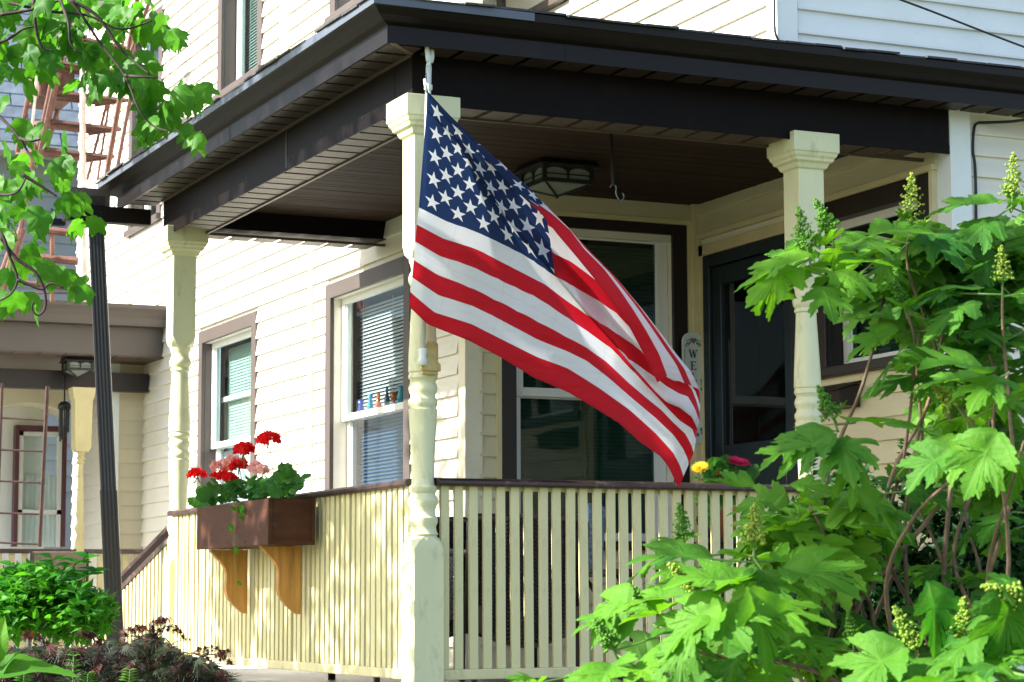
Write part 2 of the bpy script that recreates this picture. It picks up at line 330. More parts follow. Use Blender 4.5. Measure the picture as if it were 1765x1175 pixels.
# wall C : long sunlit left wall (faces -X)
oC = [(3.25,4.50,.78,2.29), (6.10,7.31,.78,2.30), (8.60,9.45,3.48,5.2), (6.0,6.93,4.1,5.6), (3.60,4.50,4.1,5.6)]
wC = link('wall', backing(TX(XC), YB, 11.4, -.1, 5.6, oC, M_side), house)
oCs = [(3.16,4.59,.72,2.38), (6.02,7.40,.72,2.39), (8.52,9.52,3.43,5.3), (5.95,7.0,4.07,5.7), (3.42,4.55,4.07,5.7), (4.85,4.93,0,3.0), (5.36,5.52,3.0,6)]
siding(wC, TX(XC), YB+.09, 11.34, 0.02, 2.75, .1145, oCs); siding(wC, TX(XC), 3.24, 11.34, 2.75, 5.6, .1145, oCs)
st = MB(TX(XC)); st.box(4.855, 4.925, -.01, .026, 0, 3.0); st.box(5.365, 5.515, -.01, .035, 3.0, 5.6); st.box(5.40,5.42,.035,.045,3,5.6); st.box(5.46,5.48,.035,.045,3,5.6); st.build('seam_board', M_trim, house, bevel=.003)
window(TX(XC), 3.16, 4.597, .72, 2.387, 1.53, .095, sw=.055, blind=M_blind, slat_tilt=.85, label='brown cased window with tilted white blinds and coloured glass on its rail', blind_z0=.85, gl_low=M_glassb)
w1 = window(TX(XC), 6.02, 7.40, .72, 2.395, 1.53, .095, sw=.055, blind=M_blindg, slat_tilt=1.2, label='sunlit window with lowered inner sash and pale green blind')
ir = MB(TX(XC)); ir.box(6.13, 7.29, -.165, -.125, 1.86, 1.895); ir.box(6.17,6.19,-.165,-.125,1.56,1.86); ir.build('inner_rail', M_vinyl, w1)
MB(TX(XC)).box(6.14, 7.28, -.15, -.135, .80, 1.49).build('storm_panel', M_plast, w1)
window(TX(XC), 5.95, 7.0, 4.07, 5.7, 4.95, .10, sw=.07, blind=M_blindg, slat_tilt=.9)
window(TX(XC), 3.42, 4.55, 4.07, 5.7, 4.95, .10, sw=.07, blind=M_blindg)
window(TX(XC), 8.52, 9.52, 3.43, 5.2, 4.3, .10, sw=.06, curtain=True)
# wall B : under the porch, faces the street
oB = [(1.52,2.51,.72,2.42)]
wB = link('wall', backing(TY(YB), XC, XD+.1, -.1, 2.80, oB, M_side), house)
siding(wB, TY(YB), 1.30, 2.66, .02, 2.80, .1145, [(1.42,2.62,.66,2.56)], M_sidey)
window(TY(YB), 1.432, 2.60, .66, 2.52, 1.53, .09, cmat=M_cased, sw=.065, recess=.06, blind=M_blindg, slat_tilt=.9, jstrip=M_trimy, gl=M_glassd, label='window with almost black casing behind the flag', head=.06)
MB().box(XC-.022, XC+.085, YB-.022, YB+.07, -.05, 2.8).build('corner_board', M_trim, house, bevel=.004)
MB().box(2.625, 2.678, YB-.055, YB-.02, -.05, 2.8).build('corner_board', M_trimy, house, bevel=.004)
# wall D : faces -X with the front door
oD = [(1.28,2.27,-.02,2.33), (.14,1.05,1.56,2.36)]
wD = link('wall', backing(TX(XD), YF+.02, YB, -.1, 2.80, oD, M_side), house)
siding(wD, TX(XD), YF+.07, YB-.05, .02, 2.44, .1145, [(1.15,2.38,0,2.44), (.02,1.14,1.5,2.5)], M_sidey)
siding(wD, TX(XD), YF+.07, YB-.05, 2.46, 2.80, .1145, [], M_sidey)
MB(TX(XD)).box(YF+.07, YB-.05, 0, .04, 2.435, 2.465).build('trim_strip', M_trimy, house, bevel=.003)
window(TX(XD), .055, 1.10, 1.52, 2.43, 2.0, .10, cmat=M_cased, sw=.06, recess=.06, gl=M_glassd, blind=M_blindg, label='dark cased window at the right end of the porch wall', jstrip=M_trimy)
# door
dr = thing('storm_door', None, None); dr.parent = house; dr['label'] = 'dark teal storm door with one tall glass panel'
f = MB(TX(XD)); f.box(2.20,2.27,-.06,.03,-.02,2.33); f.box(1.28,1.33,-.06,.03,-.02,2.33); f.box(1.33,2.20,-.06,.03,2.26,2.33); f.build('door_frame', M_door, dr, bevel=.004)
f = MB(TX(XD)); f.box(2.10,2.195,-.03,.01,0,2.255); f.box(1.335,1.43,-.03,.01,0,2.255); f.box(1.43,2.10,-.03,.01,2.15,2.255); f.box(1.43,2.10,-.03,.01,.98,1.24); f.box(1.43,2.10,-.03,.01,0,.12); f.box(1.43,2.10,-.03,-.012,.12,.98); f.build('door_leaf', M_door, dr, bevel=.004)
f = MB(TX(XD)); f.box(1.70,1.735,-.012,.002,.12,.98); f.box(1.43,2.10,-.012,.002,.12,.16); f.build('lower_panel', M_door, dr, bevel=.003)
MB(TX(XD)).box(1.428,2.102,-.02,-.014,1.238,2.152).build('pane', M_glassd, dr)
f = MB(TX(XD)); f.box(1.28,2.27,-.12,-.10,0,2.33); f.box(1.5,2.02,-.105,-.09,1.0,2.1); f.box(1.86,1.9,-.09,-.08,1.1,2.0); f.build('inner_door', M_dark, dr)
f = MB(TX(XD)); f.box(1.36,1.385,.01,.05,1.10,1.12); f.box(1.345,1.40,.045,.06,1.09,1.20); f.build('handle', M_black, dr, bevel=.003)
f = MB(TX(XD)); f.box(2.28,2.345,0,.022,-.02,2.40); f.box(1.20,1.275,0,.022,-.02,2.40); f.box(1.20,2.345,0,.022,2.335,2.40); f.build('trim_strip', M_trimy, dr, bevel=.003)
# front wall right of the pilaster and the upper storey
wA = link('wall', backing(TY(YF), XD+.1, 7.0, -1.1, 2.80, [], M_side), house)
siding(wA, TY(YF), 2.80, 7.0, -1.0, 2.80, .103, [], M_side)
MB().box(XD, 2.80, YF-.03, YF+.14, -1.1, 2.72).build('pilaster', M_whitet, house, bevel=.004)
wU = link('wall', backing(TY(YF), XU, 7.0, 2.80, 5.5, [], M_side), house)
siding(wU, TY(YF), XU+.09, 7.0, 2.80, 5.0, .116, [], M_whitet, zoff=-.03)  # cool white puts the blue sky shade into the cream siding's colour
oU = [(2.28,3.02,4.2,5.4)]
wV = link('wall', backing(TX(XU), YF, 3.15, 2.80, 5.5, oU, M_side), house)
siding(wV, TX(XU), YF+.07, 3.14, 2.80, 5.4, .116, [(2.12,3.10,3.68,5.5)])
window(TX(XU), 2.14, 3.08, 3.70, 5.4, 4.6, .08, sw=.06, blind=M_blindg)
MB().box(XU-.03, XU+.085, YF-.03, YF+.06, 2.80, 5.5).build('corner_board', M_whitet, house, bevel=.004)
link('wall', backing(TY(3.15), XC, XU, 2.80, 5.6, [], M_side), house)
MB().box(XC, 7.0, -.02, 11.4, 5.6, 5.8).build('roof', M_shing, house)

# ------------------------------------------------------------------ porch
porch = thing('porch', 'covered front porch with dark brown roof, turned posts and slatted railing', 'porch')
PZ = [(.62,.066),(.645,.066),(.66,.058),(.665,.0655),(.68,.058),(.70,.056),(.715,.063),(.735,.063),(.745,.054),(.765,.0515),(.785,.058),(.80,.064),(.815,.064),(.83,.054),(.838,.051),(.848,.059),(.865,.059),(.875,.050),(.90,.0475),(1.0,.0505),(1.18,.0605),(1.193,.0615),(1.198,.056),(1.205,.0565),(1.212,.062),(1.232,.0625),(1.243,.054),(1.256,.0525),(1.268,.059),(1.285,.0625),(1.30,.058),(1.308,.0525),(1.32,.055),(1.328,.063),(1.342,.062),(1.348,.057),(1.355,.063),(1.42,.0615),(1.55,.055),(1.68,.048),(1.70,.0475),(1.705,.055),(1.716,.055),(1.722,.050),(1.735,.060),(1.755,.0635),(1.773,.058),(1.787,.050),(1.812,.0525),(1.825,.060),(1.845,.060),(1.87,.060)]
def porch_post(x, y, top=2.53):
    mb = MB(); s = .068
    def sq(z, h): return [(x-h,y-h,z),(x+h,y-h,z),(x+h,y+h,z),(x-h,y+h,z)]
    def oc(z, h, c):
        return [(x-h+c,y-h,z),(x+h-c,y-h,z),(x+h,y-h+c,z),(x+h,y+h-c,z),(x+h-c,y+h,z),(x-h+c,y+h,z),(x-h,y+h-c,z),(x-h,y-h+c,z)]
    mb.rings([oc(-.0,s,.002), oc(.60,s,.002), oc(.632,s*.985,.020), oc(.652,s*.9,.038)])
    mb.lathe(PZ, x, y, 28)
    mb.rings([oc(1.84,s*.88,.038), oc(1.86,s*.98,.020), oc(1.90,s,.002), oc(2.40,s,.002)])
    o = mb.build('post', M_post, porch); autosmooth(o, 40)
    cap = MB()
    cap.rings([sq(2.365,s+.002), sq(2.372,s+.012), sq(2.378,s+.014), sq(2.392,s+.02), sq(2.400,s+.034), sq(2.412,s+.036), sq(2.422,s+.045), sq(2.438,s+.05), sq(2.440,s+.055), sq(top,s+.055)])
    c = cap.build('post_cap', M_post, porch, bevel=.003); return o
porch_post(0, 0); porch_post(0, LY); porch_post(RX, 0)
# beams (brown metal wrap), their undersides made of short soffit panels
B0, B1, BZ, SZ = -.085, .115, 2.50, 2.705
def beam(mb, name='beam', mat=M_alu): return mb.build(name, mat, porch, bevel=.003)
beam(MB().box(B0, B1, B1+.002, LY+.10, BZ+.034, SZ+.12))
beam(MB().box(B0, XD-.002, B0, B1, BZ+.034, SZ+.12))
beam(MB().box(B1+.002, XC-.004, LY-.10, LY+.10, BZ+.034, SZ+.12))
MB().box(B0-.0025, B0-.0005, 1.56, 1.575, BZ+.01, SZ).build('beam_seam', M_black, porch)
def panel_run(T, u0, u1, a, b, z, per=.15, name='soffit_panel'):
    """panels side by side along u, between a and b across; underside at z"""
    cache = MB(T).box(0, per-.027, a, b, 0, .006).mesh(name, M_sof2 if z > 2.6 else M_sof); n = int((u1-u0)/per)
    for i in range(n):
        o = bpy.data.objects.new(name, cache); COL.objects.link(o); o.parent = porch
        p = T(u0+i*per, 0, z+random.uniform(-.0012,.0012)); q = T(0, 0, 0); o.location = (p[0]-q[0], p[1]-q[1], p[2]-q[2])
TLx = lambda u, n, z: (u, n, z); TLy = lambda u, n, z: (n, u, z)
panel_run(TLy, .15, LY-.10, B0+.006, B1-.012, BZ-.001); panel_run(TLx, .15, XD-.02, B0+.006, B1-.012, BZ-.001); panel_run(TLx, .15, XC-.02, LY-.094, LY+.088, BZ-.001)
ed = MB(); ed.box(B0-.001,B0+.006,B0,LY+.10,BZ-.006,BZ+.036); ed.box(B0+.006,XD-.002,B0-.001,B0+.006,BZ-.006,BZ+.036)
ed.build('edge_strip', M_alu, porch)
ed = MB(); ed.box(B1-.012,B1+.004,B1,LY-.1,BZ-.010,BZ+.006); ed.box(B1,XD-.002,B1-.012,B1+.004,BZ-.010,BZ+.006); ed.box(B1,XC-.004,LY-.103,LY-.094,BZ-.01,BZ+.006); ed.build('edge_strip', M_sof, porch)
# outer soffit between beam and gutter
GO = .272
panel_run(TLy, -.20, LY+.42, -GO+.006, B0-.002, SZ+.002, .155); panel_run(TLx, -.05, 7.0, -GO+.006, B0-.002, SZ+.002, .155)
MB().box(-GO, B0-.002, -GO, LY+.4, SZ+.05, SZ+.06).build('soffit_backing', M_sofd, porch)
MB().box(B0-.002, 7.0, -GO, B0-.002, SZ+.05, SZ+.06).build('soffit_backing', M_sofd, porch)
mr_ = MB(); mr_.add([(-GO,-GO,SZ),(-GO+.02,-GO,SZ),(B0,B0-.02,SZ),(B0,B0,SZ),(B0-.02,B0,SZ),(-GO,-GO+.02,SZ)], [(0,1,2,3,4,5)]); mr_.build('miter_strip', M_sof, porch)
MB().box(B0-.016,B0-.001,B0,LY+.1,SZ-.006,SZ+.004).build('edge_strip', M_sof, porch)
# crown-shaped gutter, mitred at the corner
GP = [(GO-.02,SZ-.004),(GO,SZ-.008),(GO+.001,SZ+.066),(GO+.008,SZ+.070),(GO+.030,SZ+.078),(GO+.060,SZ+.096),(GO+.088,SZ+.122),(GO+.094,SZ+.124),(GO+.096,SZ+.158),(GO+.080,SZ+.162),(GO+.075,SZ+.135),(GO+.012,SZ+.100),(GO-.02,SZ+.09)]
gb = MB(); YE = LY+.44
gb.rings([[(-o, YE + (o-GO)*1.0, z) for o, z in GP], [(-o, -o, z) for o, z in GP], [(7.0, -o, z) for o, z in GP]]); gb.build('gutter', M_alu2, porch)
dp = MB(); dl = [(GO+.0965,SZ+.126),(GO+.0985,SZ+.126),(GO+.0985,SZ+.161),(GO+.0965,SZ+.161)]
dp.rings([[(-o, YE-.02+(o-GO), z) for o, z in dl], [(-o, -o, z) for o, z in dl], [(.36, -o, z) for o, z in dl]]); dp.build('drip_edge', paint('blue_grey_flashing', (.085,.10,.125), .4, .1, 4, spec=.5), porch)
sm = MB()
for yy in (1.9,): sm.rings([[(-o-.002, yy, z) for o, z in GP[1:8]], [(-o-.002, yy+.03, z) for o, z in GP[1:8]]], closed=False, cap=False)
sm.rings([[(.55, -o-.002, z) for o, z in GP[1:8]], [(.58, -o-.002, z) for o, z in GP[1:8]]], closed=False, cap=False)
sm.build('gutter_seam', M_alu2, porch, recalc=False)
# return of the gutter along the back eave
rb = MB(); rb.box(-.60, B0, LY+.36, LY+.44, SZ-.10, SZ-.005); rb.build('back_gutter', M_alu2, porch, bevel=.004)
rb = MB(); rb.box(-.60, -.33, LY+.38, LY+.44, SZ, SZ+.10); rb.build('end_cap', M_case, porch)
# roof over the porch: slabs with courses of shingles along the eaves
rf = MB(); e = GO+.075; zr = SZ+.155
rf.add([(-e,-e,zr),(7,-e,zr),(7,1.2,zr+.27),(1.2,1.2,zr+.27),(-e,-e,zr-.03),(7,-e,zr-.03),(7,1.2,zr+.24),(1.2,1.2,zr+.24)], [(0,1,2,3),(4,7,6,5),(0,4,5,1),(0,3,7,4)])
rf.add([(-e,-e,zr),(1.2,1.2,zr+.27),(1.2,YE,zr+.27),(-e,YE,zr),(-e,-e,zr-.03),(1.2,1.2,zr+.24),(1.2,YE,zr+.24),(-e,YE,zr-.03)], [(0,1,2,3),(4,7,6,5),(0,3,7,4),(2,3,7,6)])
rf.build('roof', M_shing, porch)
sg = []
for (T, L, n0) in ((TLy, YE+.05, 0), (TLx, 7.0, 0)):
    u = -e-.02
    while u < L:
        wd = random.choice((.14,.17,.20)); o_ = random.uniform(0,.02); lift = random.uniform(.0,.010)
        mb = MB(T); a0 = -e-.022-o_
        mb.add([(u,a0,zr-.001+lift),(u+wd-.004,a0,zr+.001+lift),(u+wd-.004,a0+.2,zr+.036),(u,a0+.2,zr+.036),(u,a0,zr+.008+lift),(u+wd-.004,a0,zr+.010+lift),(u+wd-.004,a0+.2,zr+.045),(u,a0+.2,zr+.045)],
               [(0,3,2,1),(4,5,6,7),(0,1,5,4),(1,2,6,5),(2,3,7,6),(3,0,4,7)])
        mb.build('shingle', M_shing, porch); u += wd
# ceiling boards (run along X), inside the beams
yy = B1+.01
cache = {}
while yy < YB if False else yy < LY-.11:
    x1 = XD-.005 if yy < YB-.03 else XC-.004; k = x1
    if k not in cache: cache[k] = MB().box(B1+.006, x1, 0, .0485, 0, .012).mesh('ceiling_board', M_ceil)
    o = bpy.data.objects.new('ceiling_board', cache[k]); COL.objects.link(o); o.parent = porch; o.location = (0, yy, 2.643+random.uniform(-.001,.001)); yy += .0535
MB().box(B1, XD, B1, LY-.1, 2.659, 2.675).build('ceiling_backing', M_sofd, porch)
cr = MB(); cr.box(B1+.002,B1+.03,B1+.002,LY-.105,2.60,2.642); cr.box(B1+.03,XD-.005,B1+.002,B1+.03,2.60,2.642); cr.build('ceiling_moulding', M_ceil, porch, bevel=.006)
# deck
MB().box(-.14, XD, -.14, LY+.2, -.20, -.033).build('deck_frame', M_trim, porch)
bd = MB().box(-.16, XD-.03, 0, .088, 0, .030).mesh('floor_board', M_deck); bd2 = MB().box(-.16, XC-.03, 0, .088, 0, .030).mesh('floor_board', M_deck)
yy = -.16
while yy < LY+.16:
    o = bpy.data.objects.new('floor_board', bd if yy < YB-.12 else bd2); COL.objects.link(o); o.parent = porch; o.location = (0, yy, -.031); yy += .092
sk = MB(); sk.box(-.13,-.10,-.13,LY+.2,-1.15,-.20); sk.box(-.10,XD,-.13,-.10,-1.15,-.20); sk.build('skirting', M_trim, porch)
# railings
def railbar(pts_fn, name, mat):
    prof = [(-.045,.872),(.045,.872),(.05,.880),(.05,.892),(.04,.902),(0,.906),(-.04,.902),(-.05,.892),(-.05,.880)]
    mb = MB(); mb.prism(prof, lambda a, z: pts_fn(0, a, z), lambda a, z: pts_fn(1, a, z)); return mb.build(name, mat, porch)
railbar(lambda t, a, z: ((.048, RX-.05)[t], a-.01, z), 'top_rail', M_rail)
railbar(lambda t, a, z: (a-.01, (.048, LY+.02)[t], z), 'top_rail', M_rail)
MB().box(.06, RX-.06, -.035, .035, .057, .10).build('bottom_rail', M_balu, porch, bevel=.004)
MB().box(-.035, .035, .06, LY-.06, .057, .10).build('bottom_rail', M_balu, porch, bevel=.004)
sb = MB(); sb.box(.06, RX-.06, .0, .02, .855, .872); sb.box(.0, .02, .06, LY-.06, .855, .872); sb.build('sub_rail', M_balu, porch)
bal = MB().box(-.0195, .0195, -.0105, .0105, .100, .872).mesh('baluster', M_balu)
def put_bal(x, y, me=bal):
    o = link('baluster', me, porch, bevel=.0025); o.location = (x+random.uniform(-.002,.002), y+random.uniform(-.0015,.0015), 0); o.rotation_euler = (random.uniform(-.004,.004), random.uniform(-.004,.004), random.uniform(-.07,.07)); return o
x = .0925
while x < RX-.09: put_bal(x, -.012); x += .0658
bal_l = MB().box(-.0215, .0215, -.017, .017, .100, .872).mesh('baluster', M_balu); y = .105
while y < LY-.08: put_bal(-.016, y, bal_l).rotation_euler.z += math.pi/2; y += .0658
# stair railing going down behind the left post
sr = MB(); sr.prism([(-.04,0),(.04,0),(.045,.02),(.0,.035),(-.045,.02)], lambda a, z: (a, LY+.08, .80+z), lambda a, z: (a, 6.0, .22+z)); sr.prism([(-.03,0),(.03,0),(.03,.03),(-.03,.03)], lambda a, z: (a, LY+.08, .735+z), lambda a, z: (a, 6.0, .155+z)); sr.build('stair_rail', M_rail, porch)
for i in range(26):
    yv = LY+.13+i*.082; zt = .75-(yv-LY-.08)*.2762
    MB().box(-.02,.02,yv-.02,yv+.02,zt-.74,zt).build('baluster', M_balu, porch)
for i in range(4): MB().box(0, XC-.05, LY+.25+i*.30, LY+.57+i*.30, -1.15, -.17-i*.18).build('step', M_deck, porch, bevel=.006)
# brown metal downspout leaning beside the left post
ds = thing('downspout', 'dark brown corrugated downspout leaning from the porch eave to the ground', 'downspout', loc=(-.5,4.1,2.5))
A = aty(165, 372, LY+.42); Bm = aty(188, 860, LY+.30); Cc = aty(201, 1160, LY+.30)
def spout(P, Q, w, d):
    mb = MB(); prof = []
    for i in range(10): prof.append((-w/2+w*i/9, -d/2-(.0018 if i % 2 else 0)))
    for i in range(6): prof.append((w/2+(.003 if i % 2 else 0), -d/2+d*(i+.5)/6))
    for i in range(4): prof.append((w/2-w*(i+.5)/4, d/2))
    for i in range(6): prof.append((-w/2-(.003 if i % 2 else 0), d/2-d*(i+.5)/6))
    ax = Vector((.97,-.25,0)).normalized(); ay = Vector((.25,.97,0))
    mb.rings([[tuple(X + ax*p + ay*q) for p, q in prof] for X in (P, Q)]); return mb
ds.location = (0,0,0)
spout(A, Bm, .088, .066).build('upper_pipe', M_spout, ds); spout(Bm+(Bm-A).normalized()*-.05, Cc, .096, .073).build('lower_pipe', M_spout, ds)
sb_ = MB(); sb_.box(A.x-.05, A.x+.05, A.y-.04, A.y+.04, A.z-.02, A.z+.12); sb_.build('outlet', M_alu, ds, bevel=.005)

# ------------------------------------------------------------------ rear porch (a second, similar porch further back)
rp = thing('rear_porch', 'brown roofed rear porch with gutter and ochre bracketed post beyond the downspout', 'porch')
Y2 = 8.40
def zz(py, Y=Y2, px=150): return aty(px, py, Y).z
def xx(px, Y=Y2, py=700): return aty(px, py, Y).x
XL = -1.6
zb2, zs2 = zz(610), zz(560); zg0, zg1, zg2 = zz(583-22), zz(547), zz(530)
MB().box(XL, XC-.02, Y2, Y2+.16, zb2, zs2).build('beam', M_case, rp, bevel=.004)
gp = [(0,zs2),(-.10,zs2),(-.11,zs2+.06),(-.14,zs2+.10),(-.17,zs2+.13),(-.175,zs2+.16),(-.15,zs2+.16),(0,zs2+.12)]
gm = MB(); gm.prism(gp, lambda n, z: (XL, Y2+n, z), lambda n, z: (XC-.02, Y2+n, z)); gm.build('gutter', M_case, rp)
MB().box(XL, XC-.02, Y2+.0, 11.4, zs2+.13, zs2+.17).build('roof', M_case, rp)
MB().box(XL, XC-.02, Y2+.16, 10.9, zb2-.01, zb2+.03).build('ceiling', M_sof, rp)
sp = MB().box(0, .19, Y2+.01, Y2+.155, -.004, .004).mesh('soffit_panel', M_sof)
for i in range(14):
    o = link('soffit_panel', sp, rp); o.location = (XL+.05+i*.2, 0, zb2-.004)
MB().box(XL, XC-.02, 8.78, 8.88, zz(672,8.78), zz(640,8.78)).build('rear_beam', M_cased, rp)
# back wall with siding, seen right of the downspout
bx0, bx1 = xx(192,8.95), xx(272,8.95)
rw = MB().box(bx0, XC-.02, 8.97, 9.05, -.2, 2.45).build('wall', M_sideN, rp)
zq = -.1; bm_ = MB(TY(8.97)); bm_.prism([(0,0),(.017,0),(.017,.01),(.004,.12),(0,.12)], lambda n, z: (bx0+.06, n, z), lambda n, z: (bx1-.06, n, z)); bme = bm_.mesh('siding_board', M_sideN)
while zq < 2.3:
    o = link('siding_board', bme, rw); o.location.z = zq; zq += .114
MB().box(bx0-.05, bx0+.06, 8.93, 8.965, -.2, 2.4).build('corner_board', M_whitet, rp); MB().box(bx1-.06, bx1-.01, 8.93, 8.965, -.2, 2.4).build('corner_board', M_trim, rp)
# ochre post with stepped bracket head
pc = xx(141, Y2+.05); zp0 = zz(672)
def w2(px0, px1): return abs(xx(px1, Y2)-xx(px0, Y2))
pm = MB()
def sq2(z, h, hy=.07): return [(pc-h,Y2+.05-hy,z),(pc+h,Y2+.05-hy,z),(pc+h,Y2+.05+hy,z),(pc-h,Y2+.05+hy,z)]
hw = w2(122,158)/2
pm.rings([sq2(zz(778),hw*.55), sq2(zz(772),hw*.75), sq2(zz(760),hw*.78), sq2(zz(690),hw*.85), sq2(zz(686),hw), sq2(zz(682),hw), sq2(zz(668),hw*1.12)])
r_ = hw*.45
pm.lathe([(-.2,r_*1.3),(.1,r_*1.3),(.12,r_*.8),(.45,r_*.9),(.8,r_*1.2),(.9,r_*.7),(.95,r_*1.2),(1.0,r_*.7),(1.05,r_*.9),(zz(800),r_*.55),(zz(797),r_),(zz(793),r_*.6),(zz(789),r_),(zz(784),r_*.7),(zz(778),r_)], pc, Y2+.05, 14)
o = pm.build('post', M_gold, rp); autosmooth(o, 40)
# railing of the rear porch
z9 = zz(946)
MB().box(XL, XC-.05, Y2+.02, Y2+.11, z9-.035, z9).build('top_rail', M_rail, rp, bevel=.005)
bb = MB().box(-.02,.02,Y2+.04,Y2+.08,-.02,z9-.035).mesh('baluster', M_gold); xq = XL+.3
while xq < XC-.1:
    o = link('baluster', bb, rp); o.location.x = xq; xq += .098
MB().box(XL, XC-.02, Y2, 11.0, -.2, -.03).build('deck', M_deck, rp)
# bay window at the back of the rear porch
YW = 10.9; bw = thing('bay_window', 'white bay window with maroon casing and arched bracket under the rear porch', 'bay window')
MB().box(XL-.6, bx0-.06, YW+.1, YW+.2, -.2, 3.0).build('wall', M_whitet, bw)
x0_, x1_ = xx(23,YW,800), xx(118,YW,800); za, zb_ = zz(942,YW,60), zz(733,YW,60)
cm = MB(); cm.box(x0_+.015, x0_+.05, YW, YW+.1, za, zb_); cm.box(x1_-.05, x1_-.015, YW, YW+.1, za, zb_); cm.box(x0_+.05, x1_-.05, YW, YW+.1, zb_-.045, zb_); cm.build('casing', M_marn, bw, bevel=.004)
cm = MB(); zm_ = zz(882,YW,60); x5, x6, z5, z6 = x0_+.055, x1_-.055, za, zb_-.055
cm.box(x5,x5+.035,YW+.02,YW+.08,z5,z6); cm.box(x6-.035,x6,YW+.02,YW+.08,z5,z6); cm.box(x5,x6,YW+.02,YW+.08,zm_-.02,zm_+.02); cm.box(x5,x6,YW+.02,YW+.08,z6-.035,z6); cm.build('sash', M_vinyl, bw)
MB().box(x5,x6,YW+.05,YW+.055,z5,z6).build('pane', M_glass, bw)
cm = MB(); N = 60; cm.rings([[(x5+(x6-x5)*i/N, YW+.08+.012*math.sin(i*.8), z) for i in range(N+1)] for z in (z5, z6-.38)], closed=False, cap=False); cm.build('curtain', M_curt, bw, smooth=True, recalc=False)
cm = MB(); ar = []
ax0, ax1, zt_, zl_ = xx(0,YW-.3,700)-.1, xx(118,YW-.3,700), zz(688,YW-.3,60), zz(715,YW-.3,60)
N = 20; lo_ = [(ax0+(ax1-ax0)*i/N, zl_+(zt_-zl_-.03)*math.sin(math.pi*(i/N))**.7) for i in range(N+1)]
cm.prism([(ax1, zt_+.30),(ax0, zt_+.30)] + lo_, lambda a, z: (a, YW-.3, z), lambda a, z: (a, YW+.1, z)); cm.build('arched_header', M_trim, bw)
# wind chime
wc = thing('wind_chime', 'dark hanging wind chime with long tubes beside the ochre post', 'wind chime')
cx_, cz_ = xx(111,Y2+.3), zz(697,Y2+.3)
cm = MB(); cm.lathe([(cz_-.045,.045),(cz_-.04,.055),(cz_-.01,.05),(cz_+.015,.03),(cz_+.02,.006),(zb2,.002)], cx_, Y2+.3, 16); cm.build('dome', M_black, wc, smooth=True)
for i in range(7):
    an = i/7*6.28; lx, ly = cx_+.036*math.cos(an), Y2+.3+.036*math.sin(an); ln = (.17,.2,.23,.19,.25,.21,.18)[i]
    MB().tube([(lx,ly,cz_-.04),(lx,ly,cz_-.05-ln)], .007, 8).build('chime_tube', M_black, wc)
# lantern on the rear porch ceiling
def lantern(root, cx, cy, z0, wx, wy, mat=M_black, h=.085, gl=M_frost):
    mb = MB(); a, b = wx/2, wy/2
    def q(s, z): return [(cx-a*s,cy-b*s,z),(cx+a*s,cy-b*s,z),(cx+a*s,cy+b*s,z),(cx-a*s,cy+b*s,z)]
    mb.rings([q(1.10,z0), q(1.28,z0-.028), q(1.28,z0-.034), q(1.02,z0-.040)]); mb.build('canopy', mat, root)
    zt, zl, zp = z0-.04, z0-.04-h, z0-.04-h-.055; t = .010
    for sx in (-1, 1):
        for sy in (-1, 1):
            MB().box(cx+sx*a-t, cx+sx*a+t, cy+sy*b-t, cy+sy*b+t, zl, zt).build('corner_bar', mat, root)
            MB().tube([(cx+sx*a,cy+sy*b,zl),(cx,cy,zp)], .0065, 6).build('bottom_bar', mat, root)
    fr = MB()
    for sy in (-1,1):
        fr.box(cx-a,cx+a,cy+sy*b-t*.8,cy+sy*b+t*.8,zl-.006,zl+.014); fr.box(cx-a,cx+a,cy+sy*b-.004,cy+sy*b+.004,zl+h*.45,zl+h*.52); fr.box(cx-.005,cx+.005,cy+sy*b-.004,cy+sy*b+.004,zl,zt)
        for k, c0 in ((-1,cx-a/2),(1,cx+a/2)):    # arched heads: spandrels either side
            N = 8; pts = [(c0-a/2,zt),(c0+a/2,zt)]+[(c0+a/2*math.cos(math.pi*i/N)*.94, zt-h*.42+h*.38*math.sin(math.pi*i/N)) for i in range(N+1)]
            pts = [(c0-a/2,zt-h*.42)] and pts
            fr.prism(pts, lambda p, z: (p, cy+sy*b-.004, z), lambda p, z: (p, cy+sy*b+.004, z))
    for sx in (-1,1):
        fr.box(cx+sx*a-t*.8,cx+sx*a+t*.8,cy-b,cy+b,zl-.0055,zl+.0135); fr.box(cx+sx*a-.004,cx+sx*a+.004,cy-b,cy+b,zl+h*.45,zl+h*.52); fr.box(cx+sx*a-.004,cx+sx*a+.004,cy-.005,cy+.005,zl,zt)
        for c0 in (cy-b/2, cy+b/2):
            N = 8; pts = [(c0-b/2,zt),(c0+b/2,zt)]+[(c0+b/2*math.cos(math.pi*i/N)*.94, zt-h*.42+h*.38*math.sin(math.pi*i/N)) for i in range(N+1)]
            fr.prism(pts, lambda p, z: (cx+sx*a-.004, p, z), lambda p, z: (cx+sx*a+.004, p, z))
    fr.build('frame', mat, root)
    gm = MB(); gm.rings([q(.97,zt-.002), q(.97,zl), [(cx-.004,cy-.004,zp+.004),(cx+.004,cy-.004,zp+.004),(cx+.004,cy+.004,zp+.004),(cx-.004,cy+.004,zp+.004)]]); gm.build('glass_shade', gl, root)
    MB().lathe([(zp+.002,.012),(zp-.008,.008),(zp-.014,.003)], cx, cy, 8).build('finial', mat, root)
ln2 = thing('ceiling_lantern', 'small square lantern under the far brown porch roof', 'lantern')
lantern(ln2, xx(135,8.6,620), 8.62, zb2-.01, .19, .19, h=.06)
ln1 = thing('ceiling_lantern', 'black square lantern with frosted glass on the dark beadboard ceiling', 'lantern')
lantern(ln1, 1.39, 1.56, 2.641, .27, .27, h=.075)
